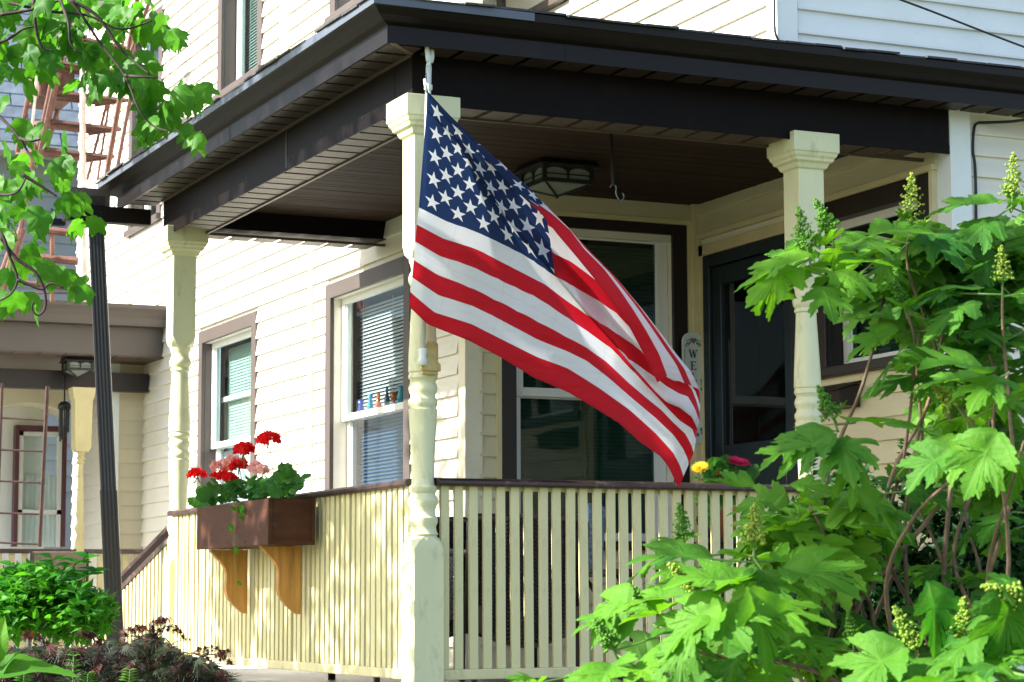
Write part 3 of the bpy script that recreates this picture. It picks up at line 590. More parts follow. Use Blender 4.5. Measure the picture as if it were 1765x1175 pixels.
# bracket hook with an S hook
hk = thing('plant_hook', 'black hanging rod with zinc S hook under the porch ceiling', 'hook')
a_ = Vector((1.195,.56,2.64)); b_ = Vector((1.205,.56,2.345))
MB().tube([a_, b_], .009, 8).build('rod', M_black, hk)
pts = []
for i in range(13): t = math.pi*1.15*i/12; pts.append((b_.x+.0-.016*math.cos(t)+.0, .56, b_.z-.012+.016*math.sin(t)))
px_, pz_ = pts[-1][0], pts[-1][2]
for i in range(1, 14): t = math.pi*1.25*i/13; pts.append((px_+.022-.022*math.cos(t)-.002, .56, pz_-.03*min(1,i/5)-.022*math.sin(t)))
MB().tube(pts, .0038, 6).build('hook', M_zinc, hk, smooth=True)

# ------------------------------------------------------------------ rusty fire escape on the left
fe = thing('fire_escape', 'rusty iron fire escape stair and railings against the sunlit wall', 'fire escape')
def bar(p, q, D0, D1, r, mat=M_rust, name='rail', sqr=False):
    return MB().tube([at(p[0],p[1],D0), at(q[0],q[1],D1)], r, 4 if sqr else 8).build(name, mat, fe)
DF = 17.3
bar((143,90),(143,312),DF,DF,.024,M_rustw,'post'); bar((144,318),(146,520),DF,DF,.024,M_rustw,'post')
bar((240,-20),(184,300),DF-.4,DF-.1,.022,M_rust,'stringer'); bar((165,-30),(78,262),DF+.5,DF+.5,.020,M_rust,'stringer')
bar((262,-10),(215,120),DF-.5,DF-.4,.016,M_rust); bar((168,-20),(92,128),DF+.1,DF+.1,.022); bar((100,125),(66,278),DF,DF,.030); bar((92,128),(62,275),DF,DF,.022)
bar((84,120),(72,262),DF+.3,DF+.3,.014,M_rustw); bar((52,150),(30,262),DF,DF,.020); bar((64,130),(52,250),DF,DF,.013,M_rustw)
bar((80,110),(205,-60),DF,DF,.018); bar((215,60),(150,310),DF+.4,DF+.4,.012); bar((197,120),(168,310),DF+.5,DF+.5,.010)
bar((232,130),(200,300),DF,DF,.016); bar((205,-30),(170,120),DF+.2,DF+.2,.016)
def tread(pl, pr, D, skew=10):
    a, b = at(*pl, D), at(*pr, D); n = 6
    for k in range(n):
        off = Vector((-.03,.045,.0))*k
        mb = MB(); mb.tube([a+off, b+off], .014, 4); mb.build('tread_bar', M_rust, fe)
    mb = MB(); mb.tube([a, a+Vector((-.03,.045,0))*n], .018, 4); mb.tube([b, b+Vector((-.03,.045,0))*n], .018, 4); mb.build('tread_end', M_rust, fe)
for pl, pr in (((128,20),(240,40)),((118,60),(232,85)),((108,107),(226,126)),((100,158),(220,172)),((92,208),(208,222)),((82,256),(195,270))): tread(pl, pr, DF)
for p, q, r in (((55,393),(134,403),.030),((28,440),(134,450),.032),((28,486),(136,496),.022),((24,505),(120,505),.008)): bar(p, q, DF-.2, DF-.2, r)
bar((90,396),(90,520),DF-.2,DF-.2,.018); bar((38,395),(2,505),DF-.3,DF-.4,.035); bar((28,400),(-8,500),DF-.3,DF-.4,.02); bar((60,250),(36,395),DF,DF-.2,.022); bar((118,395),(136,372),DF-.2,DF-.2,.012)
bar((30,440),(26,462),DF-.2,DF-.2,.028); bar((112,100),(150,60),DF,DF,.012)
MB().box(at(70,128,DF).x, at(135,128,DF).x, at(70,128,DF).y, at(70,128,DF).y+.5, at(70,165,DF).z, at(70,110,DF).z+.04).build('landing_plate', M_rust, fe)
# hanging iron ladder by the rear porch
ld = thing('iron_ladder', 'tall rusty iron ladder hanging in front of the rear porch at the left edge', 'ladder')
for (p, q, r, nm) in (((4,660),(-6,945),.010,'side_rail'),((82,666),(68,942),.015,'side_rail'),((1,720),(80,724),.0075,'rung'),((0,775),(78,778),.0075,'rung'),((-2,829),(76,832),.0075,'rung'),((-4,884),(74,886),.0075,'rung'),((-5,935),(70,938),.0075,'rung')):
    MB().tube([at(*p,16.6), at(*q,16.6)], r, 6).build(nm, M_rustd, ld)

# ------------------------------------------------------------------ neighbouring wing, far left
nb = thing('neighbour_house', 'grey sided neighbouring house with blue-grey shingled roof at the far left', 'house')
YN = 13.6; zE = aty(60,262,YN).z; xr = aty(134,200,YN).x
nw = MB().box(-5, xr+.5, YN+.35, YN+.5, -1.15, zE).build('wall', M_gsid, nb); zq = 1.5
bme = MB(TY(YN+.35)).prism([(0,0),(.02,0),(.004,.17),(0,.17)], lambda n, z: (-4, n, z), lambda n, z: (xr+.5, n, z)).mesh('siding_board', M_gsid)
while zq < zE-.1:
    o = link('siding_board', bme, nw); o.location.z = zq; zq += .16
MB().box(-5, xr+.5, YN-.05, YN+.35, zE, zE+.05).build('soffit', M_whitet, nb)
MB().box(-5, xr+.5, YN-.10, YN-.052, zE-.02, zE+.07).build('fascia', M_whitet, nb)
rs = math.tan(R_(60)); rr_ = MB(); rr_.add([(-5,YN-.1,zE+.06),(xr+.5,YN-.1,zE+.06),(xr+.5,YN+2.0,zE+.06+2.1*rs),(-5,YN+2.0,zE+.06+2.1*rs)], [(0,1,2,3)]); rr_.build('roof_deck', M_sofd, nb, recalc=False)
cs, sn = math.cos(R_(60)), math.sin(R_(60)); row = 0; sh = MB().box(0,.30,-.006,.012,0,.20).mesh('shingle', M_bshing)
cnt = 0
for row in range(13):
    xq = -.95 + (row % 2)*.16
    while xq < xr+.25 and cnt < 290:
        s_ = row*.165; o = link('shingle', sh, nb); o.rotation_euler = (-R_(30)-.03, 0, 0); o.location = (xq, YN-.11+s_*cs, zE+.06+s_*sn+.005); xq += .315; cnt += 1
fl = thing('flood_light', 'small dark flood light on the grey neighbouring wall', 'lamp'); p = aty(97,383,YN+.2)
MB().box(p.x-.09,p.x+.09,p.y-.05,p.y+.05,p.z-.03,p.z+.035).build('lamp_head', M_black, fl, bevel=.01); MB().tube([p+Vector((0,.0,.03)), p+Vector((-.02,.14,.16))], .012, 6).build('bracket', M_zinc, fl)

# ------------------------------------------------------------------ flag on its pole
def flag_material():
    m = bpy.data.materials.new('flag_cloth'); m.use_nodes = True; n = m.node_tree.nodes; L = m.node_tree.links; n.clear()
    def M(op, a, b=None, c=None):
        k = n.new('ShaderNodeMath'); k.operation = op
        for i, v in enumerate((a, b, c)):
            if v is None: continue
            if isinstance(v, (int, float)): k.inputs[i].default_value = v
            else: L.new(v, k.inputs[i])
        return k.outputs[0]
    uv = n.new('ShaderNodeUVMap'); sp = n.new('ShaderNodeSeparateXYZ'); L.new(uv.outputs[0], sp.inputs[0]); U, V = sp.outputs[0], sp.outputs[1]
    red = M('LESS_THAN', M('MODULO', V, 2.0), 1.0)
    cant = M('MULTIPLY', M('LESS_THAN', U, .40), M('LESS_THAN', V, 7.0))
    I = M('MULTIPLY', U, 10.7/.40); J = M('MULTIPLY', V, 10/7)
    def star(off):
        x = M('MULTIPLY', M('SUBTRACT', M('FRACT', M('MULTIPLY', M('ADD', I, off), .5)), .5), 2*.0633)
        y = M('MULTIPLY', M('SUBTRACT', M('FRACT', M('MULTIPLY', M('ADD', J, off), .5)), .5), -2*.0538)
        r = M('SQRT', M('ADD', M('MULTIPLY', x, x), M('MULTIPLY', y, y)))
        th = M('ARCTAN2', x, y); a = M('ABSOLUTE', M('SUBTRACT', M('FLOORED_MODULO', M('ADD', th, R_(36)), R_(72)), R_(36)))
        return M('LESS_THAN', M('MULTIPLY', r, M('COSINE', M('SUBTRACT', R_(72), a))), .309*.0395)
    sA = star(0.0)
    ok = M('MULTIPLY', M('MULTIPLY', M('GREATER_THAN', I, 1.0), M('LESS_THAN', I, 11.0)), M('MULTIPLY', M('GREATER_THAN', J, 1.0), M('LESS_THAN', J, 9.0)))
    sB = M('MULTIPLY', star(1.0), ok)
    st = M('MULTIPLY', M('MAXIMUM', sA, sB), cant)
    def mix(f, a, b):
        k = n.new('ShaderNodeMix'); k.data_type = 'RGBA'; L.new(f, k.inputs[0])
        for i, v in ((6, a), (7, b)):
            if isinstance(v, tuple): k.inputs[i].default_value = rgb(v)
            else: L.new(v, k.inputs[i])
        return k.outputs[2]
    c = mix(red, (.84,.86,.90), (.60,.004,.012)); c = mix(cant, c, (.006,.020,.088)); c = mix(st, c, (.84,.86,.90))
    seam = M('MULTIPLY', M('LESS_THAN', M('PINGPONG', V, .5), .022), M('SUBTRACT', 1.0, cant)); hem = M('MAXIMUM', M('GREATER_THAN', U, .978), M('MAXIMUM', M('LESS_THAN', V, .16), M('GREATER_THAN', V, 12.84)))
    cre = M('MAXIMUM', M('LESS_THAN', M('PINGPONG', M('ADD', U, .06), .085), .0012), M('LESS_THAN', M('ABSOLUTE', M('SUBTRACT', V, 9.5)), .02))
    dk = M('SUBTRACT', 1.0, M('MULTIPLY', M('ADD', M('MULTIPLY', seam, .8), M('ADD', M('MULTIPLY', hem, .6), M('MULTIPLY', cre, .5))), .2))
    sv = n.new('ShaderNodeVectorMath'); sv.operation = 'SCALE'; L.new(c, sv.inputs[0]); L.new(dk, sv.inputs['Scale']); c = sv.outputs[0]
    b = n.new('ShaderNodeBsdfPrincipled'); b.inputs['Roughness'].default_value = .45; b.inputs['Specular IOR Level'].default_value = .3; b.inputs['Sheen Weight'].default_value = .15; L.new(c, b.inputs['Base Color'])
    tc = n.new('ShaderNodeTexCoord'); no = n.new('ShaderNodeTexNoise'); no.inputs['Scale'].default_value = 9; no.inputs['Detail'].default_value = 4
    mp = n.new('ShaderNodeMapping'); mp.inputs['Scale'].default_value = (.8,.8,2.2); mp.inputs['Rotation'].default_value = (0,R_(-45),0); L.new(tc.outputs['Object'], mp.inputs[0]); L.new(mp.outputs[0], no.inputs[0])
    bp = n.new('ShaderNodeBump'); bp.inputs['Strength'].default_value = .5; bp.inputs['Distance'].default_value = .02; L.new(no.outputs[0], bp.inputs['Height']); L.new(bp.outputs[0], b.inputs['Normal'])
    t = n.new('ShaderNodeBsdfTranslucent'); gm = n.new('ShaderNodeGamma'); gm.inputs[1].default_value = .8; L.new(c, gm.inputs[0]); L.new(gm.outputs[0], t.inputs[0])
    x1 = n.new('ShaderNodeMixShader'); x1.inputs[0].default_value = .55; L.new(b.outputs[0], x1.inputs[1]); L.new(t.outputs[0], x1.inputs[2])
    tr = n.new('ShaderNodeBsdfTransparent'); L.new(gm.outputs[0], tr.inputs[0]); x2 = n.new('ShaderNodeMixShader'); x2.inputs[0].default_value = .10; L.new(x1.outputs[0], x2.inputs[1]); L.new(tr.outputs[0], x2.inputs[2])
    o = n.new('ShaderNodeOutputMaterial'); L.new(x2.outputs[0], o.inputs[0]); return m
class PL:                                   # polyline in photo pixels parametrised by arc length between u0 and u1
    def __init__(s, pts, u0=0., u1=1.):
        s.p = pts; s.u0 = u0; s.u1 = u1; s.c = [0]
        for a, b in zip(pts, pts[1:]): s.c.append(s.c[-1]+math.hypot(b[0]-a[0], b[1]-a[1]))
    def __call__(s, u):
        t = max(0, min(1, (u-s.u0)/(s.u1-s.u0)))*s.c[-1]
        for i in range(len(s.p)-1):
            if t <= s.c[i+1] or i == len(s.p)-2:
                k = (t-s.c[i])/max(1e-6, s.c[i+1]-s.c[i]); a, b = s.p[i], s.p[i+1]; return (a[0]+(b[0]-a[0])*k, a[1]+(b[1]-a[1])*k)
def lin(tab, u):
    for (a, x), (b, y) in zip(tab, tab[1:]):
        if u <= b: k = max(0, (u-a)/(b-a)); return x+(y-x)*k
    return tab[-1][1]
V13 = PL([(705,528),(737,559),(806,586),(864,616),(917,649),(979,676),(1024,702),(1067,729),(1101,760),(1139,787),(1153,806),(1170,842)])
V12 = PL([(707,503),(749,540),(814,559),(871,588),(929,616),(980,635),(1033,668),(1086,706),(1129,745),(1161,781),(1172,802),(1178,821)])
V11 = PL([(710,478),(757,509),(814,526),(864,551),(925,584),(980,606),(1012,621),(1054,655),(1086,683),(1129,719),(1161,749),(1178,774),(1186,791),(1187,800)])
V10 = PL([(713,448),(753,473),(810,496),(871,526),(929,556),(1012,600),(1044,623),(1086,662),(1118,689),(1140,706),(1161,728),(1182,747),(1193,770),(1196,781)])
V9 = PL([(716,415),(757,440),(810,457),(871,486),(925,511),(971,542),(1009,568),(1054,600),(1076,623),(1108,657),(1129,679),(1150,702),(1171,725),(1193,738),(1200,757)])
V8 = PL([(718,387),(764,411),(822,429),(871,455),(900,470),(940,490),(976,518),(1007,539),(1040,568),(1064,597),(1099,640),(1129,674),(1150,694),(1171,702),(1193,719),(1202,740)])
V7 = PL([(722,357),(769,380),(816,397),(862,418),(908,441),(937,461),(957,476)], 0, .4)
V7U = PL([(1066,604),(1093,628),(1127,648),(1150,666),(1171,678),(1186,683),(1197,702),(1206,726)], .655, 1)
V6U = PL([(1012,543),(1050,567),(1074,582),(1105,602),(1129,638),(1161,656),(1182,657),(1193,670),(1201,691),(1206,711)], .54, 1)
V5U = PL([(958,475),(998,499),(1032,518),(1059,536),(1074,550),(1110,590),(1150,635),(1180,648),(1200,676),(1207,698)], .4, 1)
V4U = PL([(953,437),(983,450),(1013,472),(1035,490),(1080,540),(1130,600),(1165,635),(1190,652),(1206,685)], .4, 1)
CN = PL([(736,156),(775,198),(816,238),(856,273),(888,302),(920,331),(952,364),(983,395),(1013,429),(1059,475),(1105,530),(1136,570),(1166,610),(1191,640),(1206,671)])
F0 = PL([(735,159),(772,203),(812,246),(850,287),(895,334),(932,367),(961,404),(995,444),(1025,481),(1056,521),(1087,567),(1108,607),(1133,659)])
F1 = PL([(949,366),(983,397),(1007,429),(1041,463),(1068,499),(1093,536),(1114,570),(1136,610),(1150,648)], .4, 1)
PLT = PL([(736,164),(768,215),(801,269),(832,313),(862,361),(890,398),(925,442),(957,476),(1012,543),(1064,600),(1099,641),(1129,674)], 0, .72)
Ptab = [(0,(735,190)),(.1,(783,238)),(.2,(833,316)),(.3,(884,394)),(.4,(957,476)),(.54,(1012,543)),(.655,(1064,600)),(.72,(1099,641))]
def pleat(u):
    return (lin([(a, p[0]) for a, p in Ptab], u), lin([(a, p[1]) for a, p in Ptab], u)) if u < .72 else V8(u)
Atab = [(0,1.1),(.1,1.35),(.2,3.0),(.3,4.3),(.4,5.0),(.54,6.0),(.655,7.0),(.72,7.8),(.78,8.0),(1,8.0)]
Btab = [(0,1.1),(.1,1.5),(.2,4.0),(.3,5.7),(.4,7.0),(.54,8.0),(.655,8.5),(.72,8.15),(.78,8.0),(1,8.0)]
VCt = [(0,.02),(.1,.15),(.2,.35),(.3,.8),(.4,2.2),(.5,2.6),(.6,2.9),(.7,3.1),(.8,3.3),(.9,3.6),(1,3.9)]
lp2 = lambda a, b, t: (a[0]+(b[0]-a[0])*t, a[1]+(b[1]-a[1])*t)
def section(u):
    out = []; vc = lin(VCt, u); c = CN(u); f0 = F0(u); a, b = lin(Atab, u), lin(Btab, u); p = pleat(u)
    f1 = F1(u) if u >= .4 else lp2(f0, c, .45)
    k = min(1, u/.5)
    out += [(0, f0, .034*k+.004), (min(1, vc*.45), f1, .036*k+.002), (min(2, vc*.76), lp2(f1, c, .55 if u < .8 else .55-.1*(u-.8)), .030*k+.001), (vc*.93, lp2(f1, c, .9), .020*k), (vc, c, .006)]
    kn = [(vc, c)]
    if u >= .4:
        kn.append((4.0, V4U(u)));
        if a > 5.02: kn.append((5.0, V5U(u)))
        if a > 6.02: kn.append((6.0, V6U(u)))
        if a > 7.02: kn.append((7.0, V7U(u)))
    kn.append((a, p)); kn = sorted(kn)
    NU = 9
    for i in range(1, NU+1):
        v = vc+(a-vc)*i/NU
        for (v0, q0), (v1, q1) in zip(kn, kn[1:]):
            if v <= v1+1e-6: q = lp2(q0, q1, (v-v0)/max(1e-6, v1-v0)); break
        t = i/NU; out.append((v, q, -.012*math.sin(math.pi*t)*k + .018*t**3*k))
    fold = max(0, b-a)
    out.append(((a+b)/2, (p[0]+fold*8, p[1]-fold*8), -.030*k)); out.append((b, p, -.034*k))
    v10 = 7 if b < 6.9 else b+(8.6-b)*.0+.02
    q10 = V7(u) if b < 6.9 else None
    rows = [(8,V8),(9,V9),(10,V10),(11,V11),(12,V12),(13,V13)]
    low = [(b, p)] + ([(7.0, V7(u))] if (b < 6.95 and u <= .4) else []) + [(v, r(u)) for v, r in rows if v > b+.05]
    vs = [b+(13-b)*i/16 for i in range(1, 17)]
    for v in vs:
        for (v0, q0), (v1, q1) in zip(low, low[1:]):
            if v <= v1+1e-6: q = lp2(q0, q1, (v-v0)/max(1e-6, v1-v0)); break
        out.append((v, q, -.034*k*max(0, 1-(v-b)/1.5)))
    return out
fg = MB(); NUc = 96; uvs = []; rs = []
for i in range(NUc+1):
    u = i/NUc; row = []
    for v, (px, py), d in section(u):
        yb = (-.262+.07*v/13)*(1-u) + (-.31)*u
        d2 = d + u*.020*math.sin(5.5*u*2-.42*v) + .007*u*math.sin(13*u+.9*v) + .012*u*math.sin(2.2*u*6+.25*v)
        row.append(tuple(aty(px, py, yb-d2))); uvs.append((u, v))
    rs.append(row)
fg.rings(rs, closed=False, cap=False); fg.uv = uvs
flag = fg.build('flag', flag_material(), None, smooth=True, recalc=False, label='star spangled flag with red and white stripes blowing from the pole', cat='flag')
hm = MB(); hp = [aty(732,136,-.258), aty(733,146,-.262), aty(736,160,-.258)]
hm.tube(hp, .006, 6); hmo = hm.build('hoist_hem', paint('white_canvas', (.7,.7,.68), .7), flag, smooth=True)
for q in (aty(733,140,-.235),): MB().tube([q, q+Vector((.004,0,.035)), q+Vector((.02,0,.02))], .003, 6).build('grommet_clip', M_zinc, flag)
fp = thing('flagpole', 'pale plastic flagpole with small eagle finial held by a bracket on the corner post', 'flagpole')
t0, t1 = aty(739,115,-.235), aty(728,610,-.105)
MB().tube([t0, t1], .0125, 12).build('pole', M_pole, fp, smooth=True)
dv = (t1-t0).normalized(); q = t0+dv*.075; MB().tube([q, q+dv*.022], .0175, 12).build('clip_ring', M_pole, fp)
q = t0+dv*.28
eg = MB(); e0 = t0-dv*.0
eg.tube([e0, e0+Vector((0,0,.012)), e0+Vector((.004,0,.03)), e0+Vector((.008,-.002,.048)), e0+Vector((-.006,-.004,.052))], .013, 8, .004)
eg.build('eagle_body', M_pole, fp, smooth=True)
for sx, hh, nm in ((-1,.085,'wing'),(1,.058,'wing')):
    w_ = MB(); b0 = e0+Vector((.004,0,.02)); N = 7; ra = []; 
    for i in range(N+1):
        t = i/N; cxp = b0+Vector((sx*(.004+.010*math.sin(t*2.2)), .006*sx, t*hh)); wd = .010*(1-t*.6)+.003
        ra.append([tuple(cxp+Vector((-wd,-.003,0))), tuple(cxp+Vector((wd,-.003,0))), tuple(cxp+Vector((wd,.003,0))), tuple(cxp+Vector((-wd,.003,0)))])
    w_.rings(ra); w_.build(nm, M_pole, fp, smooth=True)
bk = MB(); bx_ = t1; 
bk.box(-.037,.037,-.083,-.066,1.335,1.47); bk.prism([(-.045,-.05),(.045,-.05),(.045,-.02),(.022,0),(.028,.055),(.018,.075),(-.018,.075),(-.028,.055),(-.022,0),(-.045,-.02)], lambda a, z: (a, -.093, 1.40+z), lambda a, z: (a, -.078, 1.40+z)); bk.build('bracket', M_brass, fp, bevel=.004)
MB().lathe([(1.37,.014),(1.372,.019),(1.40,.019),(1.405,.016),(1.44,.019),(1.443,.015)], t1.x+.001, t1.y-.0, 12).build('socket', M_pole, fp, smooth=True)
for sx in (-.032,.032): MB().lathe([(1.362,.004),(1.366,.004)], sx, -.096, 8).build('screw', M_brass, fp)

# ------------------------------------------------------------------ welcome sign by the door
sg_ = thing('welcome_sign', 'narrow pale sage WELCOME board with painted heart and vines beside the door', 'sign')
sx0, sx1, sz0, sz1, sy = 2.540, 2.676, 1.265, 1.90, YB-.062
N = 12; r = (sx1-sx0)/2; cxs = (sx0+sx1)/2
pts = [(sx0,sz0),(sx1,sz0)]+[(cxs+r*math.cos(math.pi*i/N), sz1-r*.75+r*.75*math.sin(math.pi*i/N)) for i in range(N+1)]
MB().prism(pts, lambda a, z: (a, sy-.009, z), lambda a, z: (a, sy+.006, z)).build('board', M_sign, sg_, bevel=.002)
ys = sy-.0115
def flat(polys, mat, name):
    for k, poly in enumerate(polys): MB().prism(poly, lambda a, z: (a, ys, z), lambda a, z: (a, ys+.003, z)).build(name, mat, sg_)
def seg(a, b, w0, w1=None):
    w1 = w0 if w1 is None else w1; dx, dz = b[0]-a[0], b[1]-a[1]; l = math.hypot(dx, dz); nx, nz = -dz/l, dx/l
    return [(a[0]+nx*w0,a[1]+nz*w0),(a[0]-nx*w0,a[1]-nz*w0),(b[0]-nx*w1,b[1]-nz*w1),(b[0]+nx*w1,b[1]+nz*w1)]
def letter(ch, cx, cz, s):
    K = {'W': [((-.5,.5),(-.22,-.5),.085),((-.22,-.5),(.02,.42),.035),((.02,.42),(.22,-.5),.085),((.22,-.5),(.46,.5),.035),((-.62,.5),(-.36,.5),.03),((-.1,.45),(.12,.45),.03),((.34,.5),(.62,.42),.04)],
         'E': [((-.2,.5),(-.2,-.5),.085),((-.38,.48),(.32,.48),.04),((-.2,.02),(.2,.02),.035),((-.38,-.48),(.36,-.48),.04),((.32,.5),(.32,.34),.03),((.36,-.5),(.36,-.30),.03)],
         'L': [((-.12,.5),(-.12,-.5),.085),((-.30,.45),(.08,.52),.035),((-.34,-.48),(.38,-.48),.045),((.38,-.52),(.38,-.28),.03)],
         'C': [((-.25,.25),(-.25,-.25),.085),((-.25,.25),(.05,.5),.05),((.05,.5),(.32,.36),.04),((-.25,-.25),(.05,-.5),.05),((.05,-.5),(.34,-.34),.04)],
         'O': [((-.32,.25),(-.32,-.25),.08),((.32,.25),(.32,-.25),.08),((-.32,.25),(0,.5),.045),((0,.5),(.32,.25),.045),((-.32,-.25),(0,-.5),.045),((0,-.5),(.32,-.25),.045)],
         'M': [((-.42,.5),(-.42,-.5),.045),((-.42,.5),(0,-.4),.08),((0,-.4),(.42,.5),.035),((.42,.5),(.42,-.5),.08),((-.58,-.5),(-.28,-.5),.03),((.28,-.5),(.58,-.5),.03)]}[ch]
    flat([seg((cx+a[0]*s, cz+a[1]*s), (cx+b[0]*s, cz+b[1]*s), w*s) for a, b, w in K], M_ink, 'letter_stroke')
for i, ch in enumerate('WELCOME'): letter(ch, cxs-.002, 1.775-i*.0675, .046)
flat([[(cxs,1.832),(cxs-.018,1.85),(cxs-.018,1.862),(cxs-.009,1.867),(cxs,1.860),(cxs+.009,1.867),(cxs+.018,1.862),(cxs+.018,1.85)]], M_mauve, 'heart')
for s_ in (-1, 1):
    flat([seg((cxs+s_*.015,1.845),(cxs+s_*.052,1.822),.003,.001), seg((cxs+s_*.02,1.855),(cxs+s_*.048,1.847),.004,.001), seg((cxs+s_*.02,1.838),(cxs+s_*.040,1.815),.004,.001), seg((cxs+s_*.035,1.838),(cxs+s_*.058,1.812),.005,.001)], M_leafink, 'painted_sprig')
    flat([seg((cxs+s_*.058,1.80),(cxs+s_*.058,1.36),.0011)], M_leafink, 'border_line')
for (dx, z, k) in ((.052,1.625,1),(.052,1.605,.8),(.050,1.575,1),(-.035,1.335,1),(-.03,1.31,1),(-.015,1.30,.9),(.02,1.315,1),(.045,1.345,1),(.05,1.325,.9),(-.02,1.345,.8),(0.0,1.29,.9)):
    flat([[(cxs+dx+.010*k*math.cos(a)*(1+.25*math.cos(3*a)), z+.011*k*math.sin(a)) for a in [j*math.pi/5 for j in range(10)]]], M_teal, 'painted_leaf')
# mailbox
mbx = thing('mailbox', 'dark brown wall mailbox with sloping lid under the right window', 'mailbox')
mm = MB(TX(XD)); mm.prism([(.02,1.345),(.13,1.355),(.15,1.43),(.02,1.465)], lambda n, z: (.70,n,z), lambda n, z: (1.05,n,z)); mm.build('body', M_cased, mbx, bevel=.004)
mm = MB(TX(XD)); mm.prism([(.02,1.468),(.165,1.428),(.168,1.436),(.02,1.480)], lambda n, z: (.685,n,z), lambda n, z: (1.065,n,z)); mm.build('lid', M_cased, mbx)
# coloured glass on the window rail
for (px, hgt, mt, prof, lb) in ((622,.085,'cobalt_glass',[(0,.016),(.2,.02),(.6,.012),(1,.018)],'cobalt blue glass vase, leftmost on the window rail'),(638,.105,'sky_glass',[(0,.014),(.3,.019),(.7,.01),(1,.017)],'pale blue glass vase between the cobalt and orange ones'),(652,.10,'amber_glass',[(0,.018),(.35,.018),(.5,.010),(1,.010)],'orange glass bottle on the window rail'),(667,.125,'slate_glass',[(0,.015),(.5,.015),(.62,.007),(1,.007)],'tall slate coloured glass bottle on the window rail'),(679,.085,'amber_glass',[(0,.016),(.08,.004),(.35,.005),(.5,.016),(1,.022)],'amber stemmed goblet on the window rail'),(692,.11,'turquoise_glass',[(0,.02),(.4,.024),(.8,.014),(1,.022)],'turquoise glass jug, rightmost on the window rail')):
    k = (px-882.5)/FPX; d = FW+RT*k-UP*((705-587.5)/FPX); X = XC+.118; t = (X-CAM.x)/d.x; P = CAM+d*t
    o = MB().lathe([(1.552+hgt*a, b*1.15) for a, b in prof], 0, 0, 14).build('glass_vase', MATS[mt], None, smooth=True, label=lb, cat='vase', group='coloured glass on the window rail'); o.location = (X, P.y, 0)

# ------------------------------------------------------------------ cables
def curve_px(pts, D, r, name, label, mat=M_cable):
    P = [at(x, y, d) if len(q) == 3 else None for q in pts for (x, y, d) in [q]]
    return MB().tube(P, r, 6).build(name, mat, None, smooth=True, label=label, cat='cable')
def cat_rom(P, n=6):
    P = [Vector(p) for p in P]; out = []; Q = [P[0]]+P+[P[-1]]
    for i in range(1, len(Q)-2):
        for k in range(n):
            t = k/n; a, b, c, d = Q[i-1], Q[i], Q[i+1], Q[i+2]
            out.append(.5*((2*b)+(c-a)*t+(2*a-5*b+4*c-d)*t*t+(3*b-a-3*c+d)*t*t*t))
    return out+[P[-1]]
def cable(P, r, label): MB().tube(cat_rom(P), r, 6).build('cable', M_cable, None, smooth=True, label=label, cat='cable')
cable([at(1500,-20,9.0), at(1600,17,9.2), at(1700,56,9.4), at(1790,90,9.6)], .0045, 'black service wire crossing in front of the upper right siding')
cable([aty(1335,-10,YF-.035), aty(1335,40,YF-.035), aty(1338,62,YF-.035), aty(1348,78,YF-.04)], .006, 'thin cable running down the upper corner board')
cable([aty(1478,98,YF-.03), aty(1530,104,YF-.03), aty(1600,113,YF-.035), aty(1680,124,YF-.03), aty(1740,134,YF-.03), aty(1790,141,YF-.03)], .006, 'loose cable clipped along the roof edge')
cable([aty(1790,202,YF-.20), aty(1745,209,YF-.14), aty(1700,211,YF-.04), aty(1685,212,YF-.03), aty(1679,222,YF-.03), aty(1677,260,YF-.03), aty(1682,330,YF-.03), aty(1683,700,YF-.03)], .007, 'black cable bending down beside the pilaster')

# ------------------------------------------------------------------ wicker chairs and table behind the railing
def wicker_chair(name, label, cx, cy, w, rot=0, h=.76):
    t = thing(name, label, 'chair', loc=(cx, cy, 0)); t.rotation_euler = (0,0,rot)
    def weave(fn, nu, nv, nm):
        mb = MB(); rows = []
        for j in range(nv+1):
            row = []
            for i in range(nu+1):
                p, nn = fn(i/nu, j/nv); bmp = .0045*(1 if (i//2+j) % 2 else -1)*(1 if j % 2 else .4)
                row.append(tuple(p+nn*bmp))
            rows.append(row)
        mb.rings(rows, closed=False, cap=False); return mb.build(nm, M_wick, t, recalc=False)
    hw = w/2
    def back(u, v):      # outer back, bulging, facing the street
        x = -hw+w*u; z = .24+(h-.24)*v - .05*math.sin(math.pi*u)*(1-v); y = -.03-.05*math.sin(math.pi*u)-.04*v
        return Vector((x, y, z)), Vector((0,-1,0))
    weave(back, 84, 60, 'backrest')
    mb = MB(); mb.tube([(-hw,-.04,.24),(-hw,-.08,h-.02),(-hw+.03,-.09,h),(hw-.03,-.09,h),(hw,-.08,h-.02),(hw,-.04,.24)], .02, 8); mb.build('back_frame', M_wick, t, smooth=True)
    mb = MB(); mb.box(-hw+.02, hw-.02, 0, .5, .34, .40); mb.build('seat', M_wick, t, bevel=.02)
    mb = MB(); N = 12; mb.prism([(-hw,.36),(hw,.36)]+[(hw-w*i/N, .27-.10*math.sin(math.pi*i/N)) for i in range(N+1)], lambda a, z: (a,-.06,z), lambda a, z: (a,-.02,z)); mb.build('apron', M_wick, t)
    for sx in (-1, 1):
        def arm(u, v): return Vector((sx*(hw+.01), .5*u, .30+.30*v)), Vector((sx,0,0))
        weave(arm, 40, 26, 'armrest')
        MB().tube([(sx*hw,-.06,.60),(sx*hw,.45,.62),(sx*hw,.5,.58),(sx*hw,.5,.0)], .02, 8).build('arm_frame', M_wick, t, smooth=True)
        MB().tube([(sx*(hw-.03),-.05,.3),(sx*(hw-.03),-.04,.0)], .017, 8).build('leg', M_wick, t)
    MB().box(-hw+.04, hw-.04, .02, .48, .40, .48).build('seat_cushion', M_cush, t, bevel=.03)
    return t
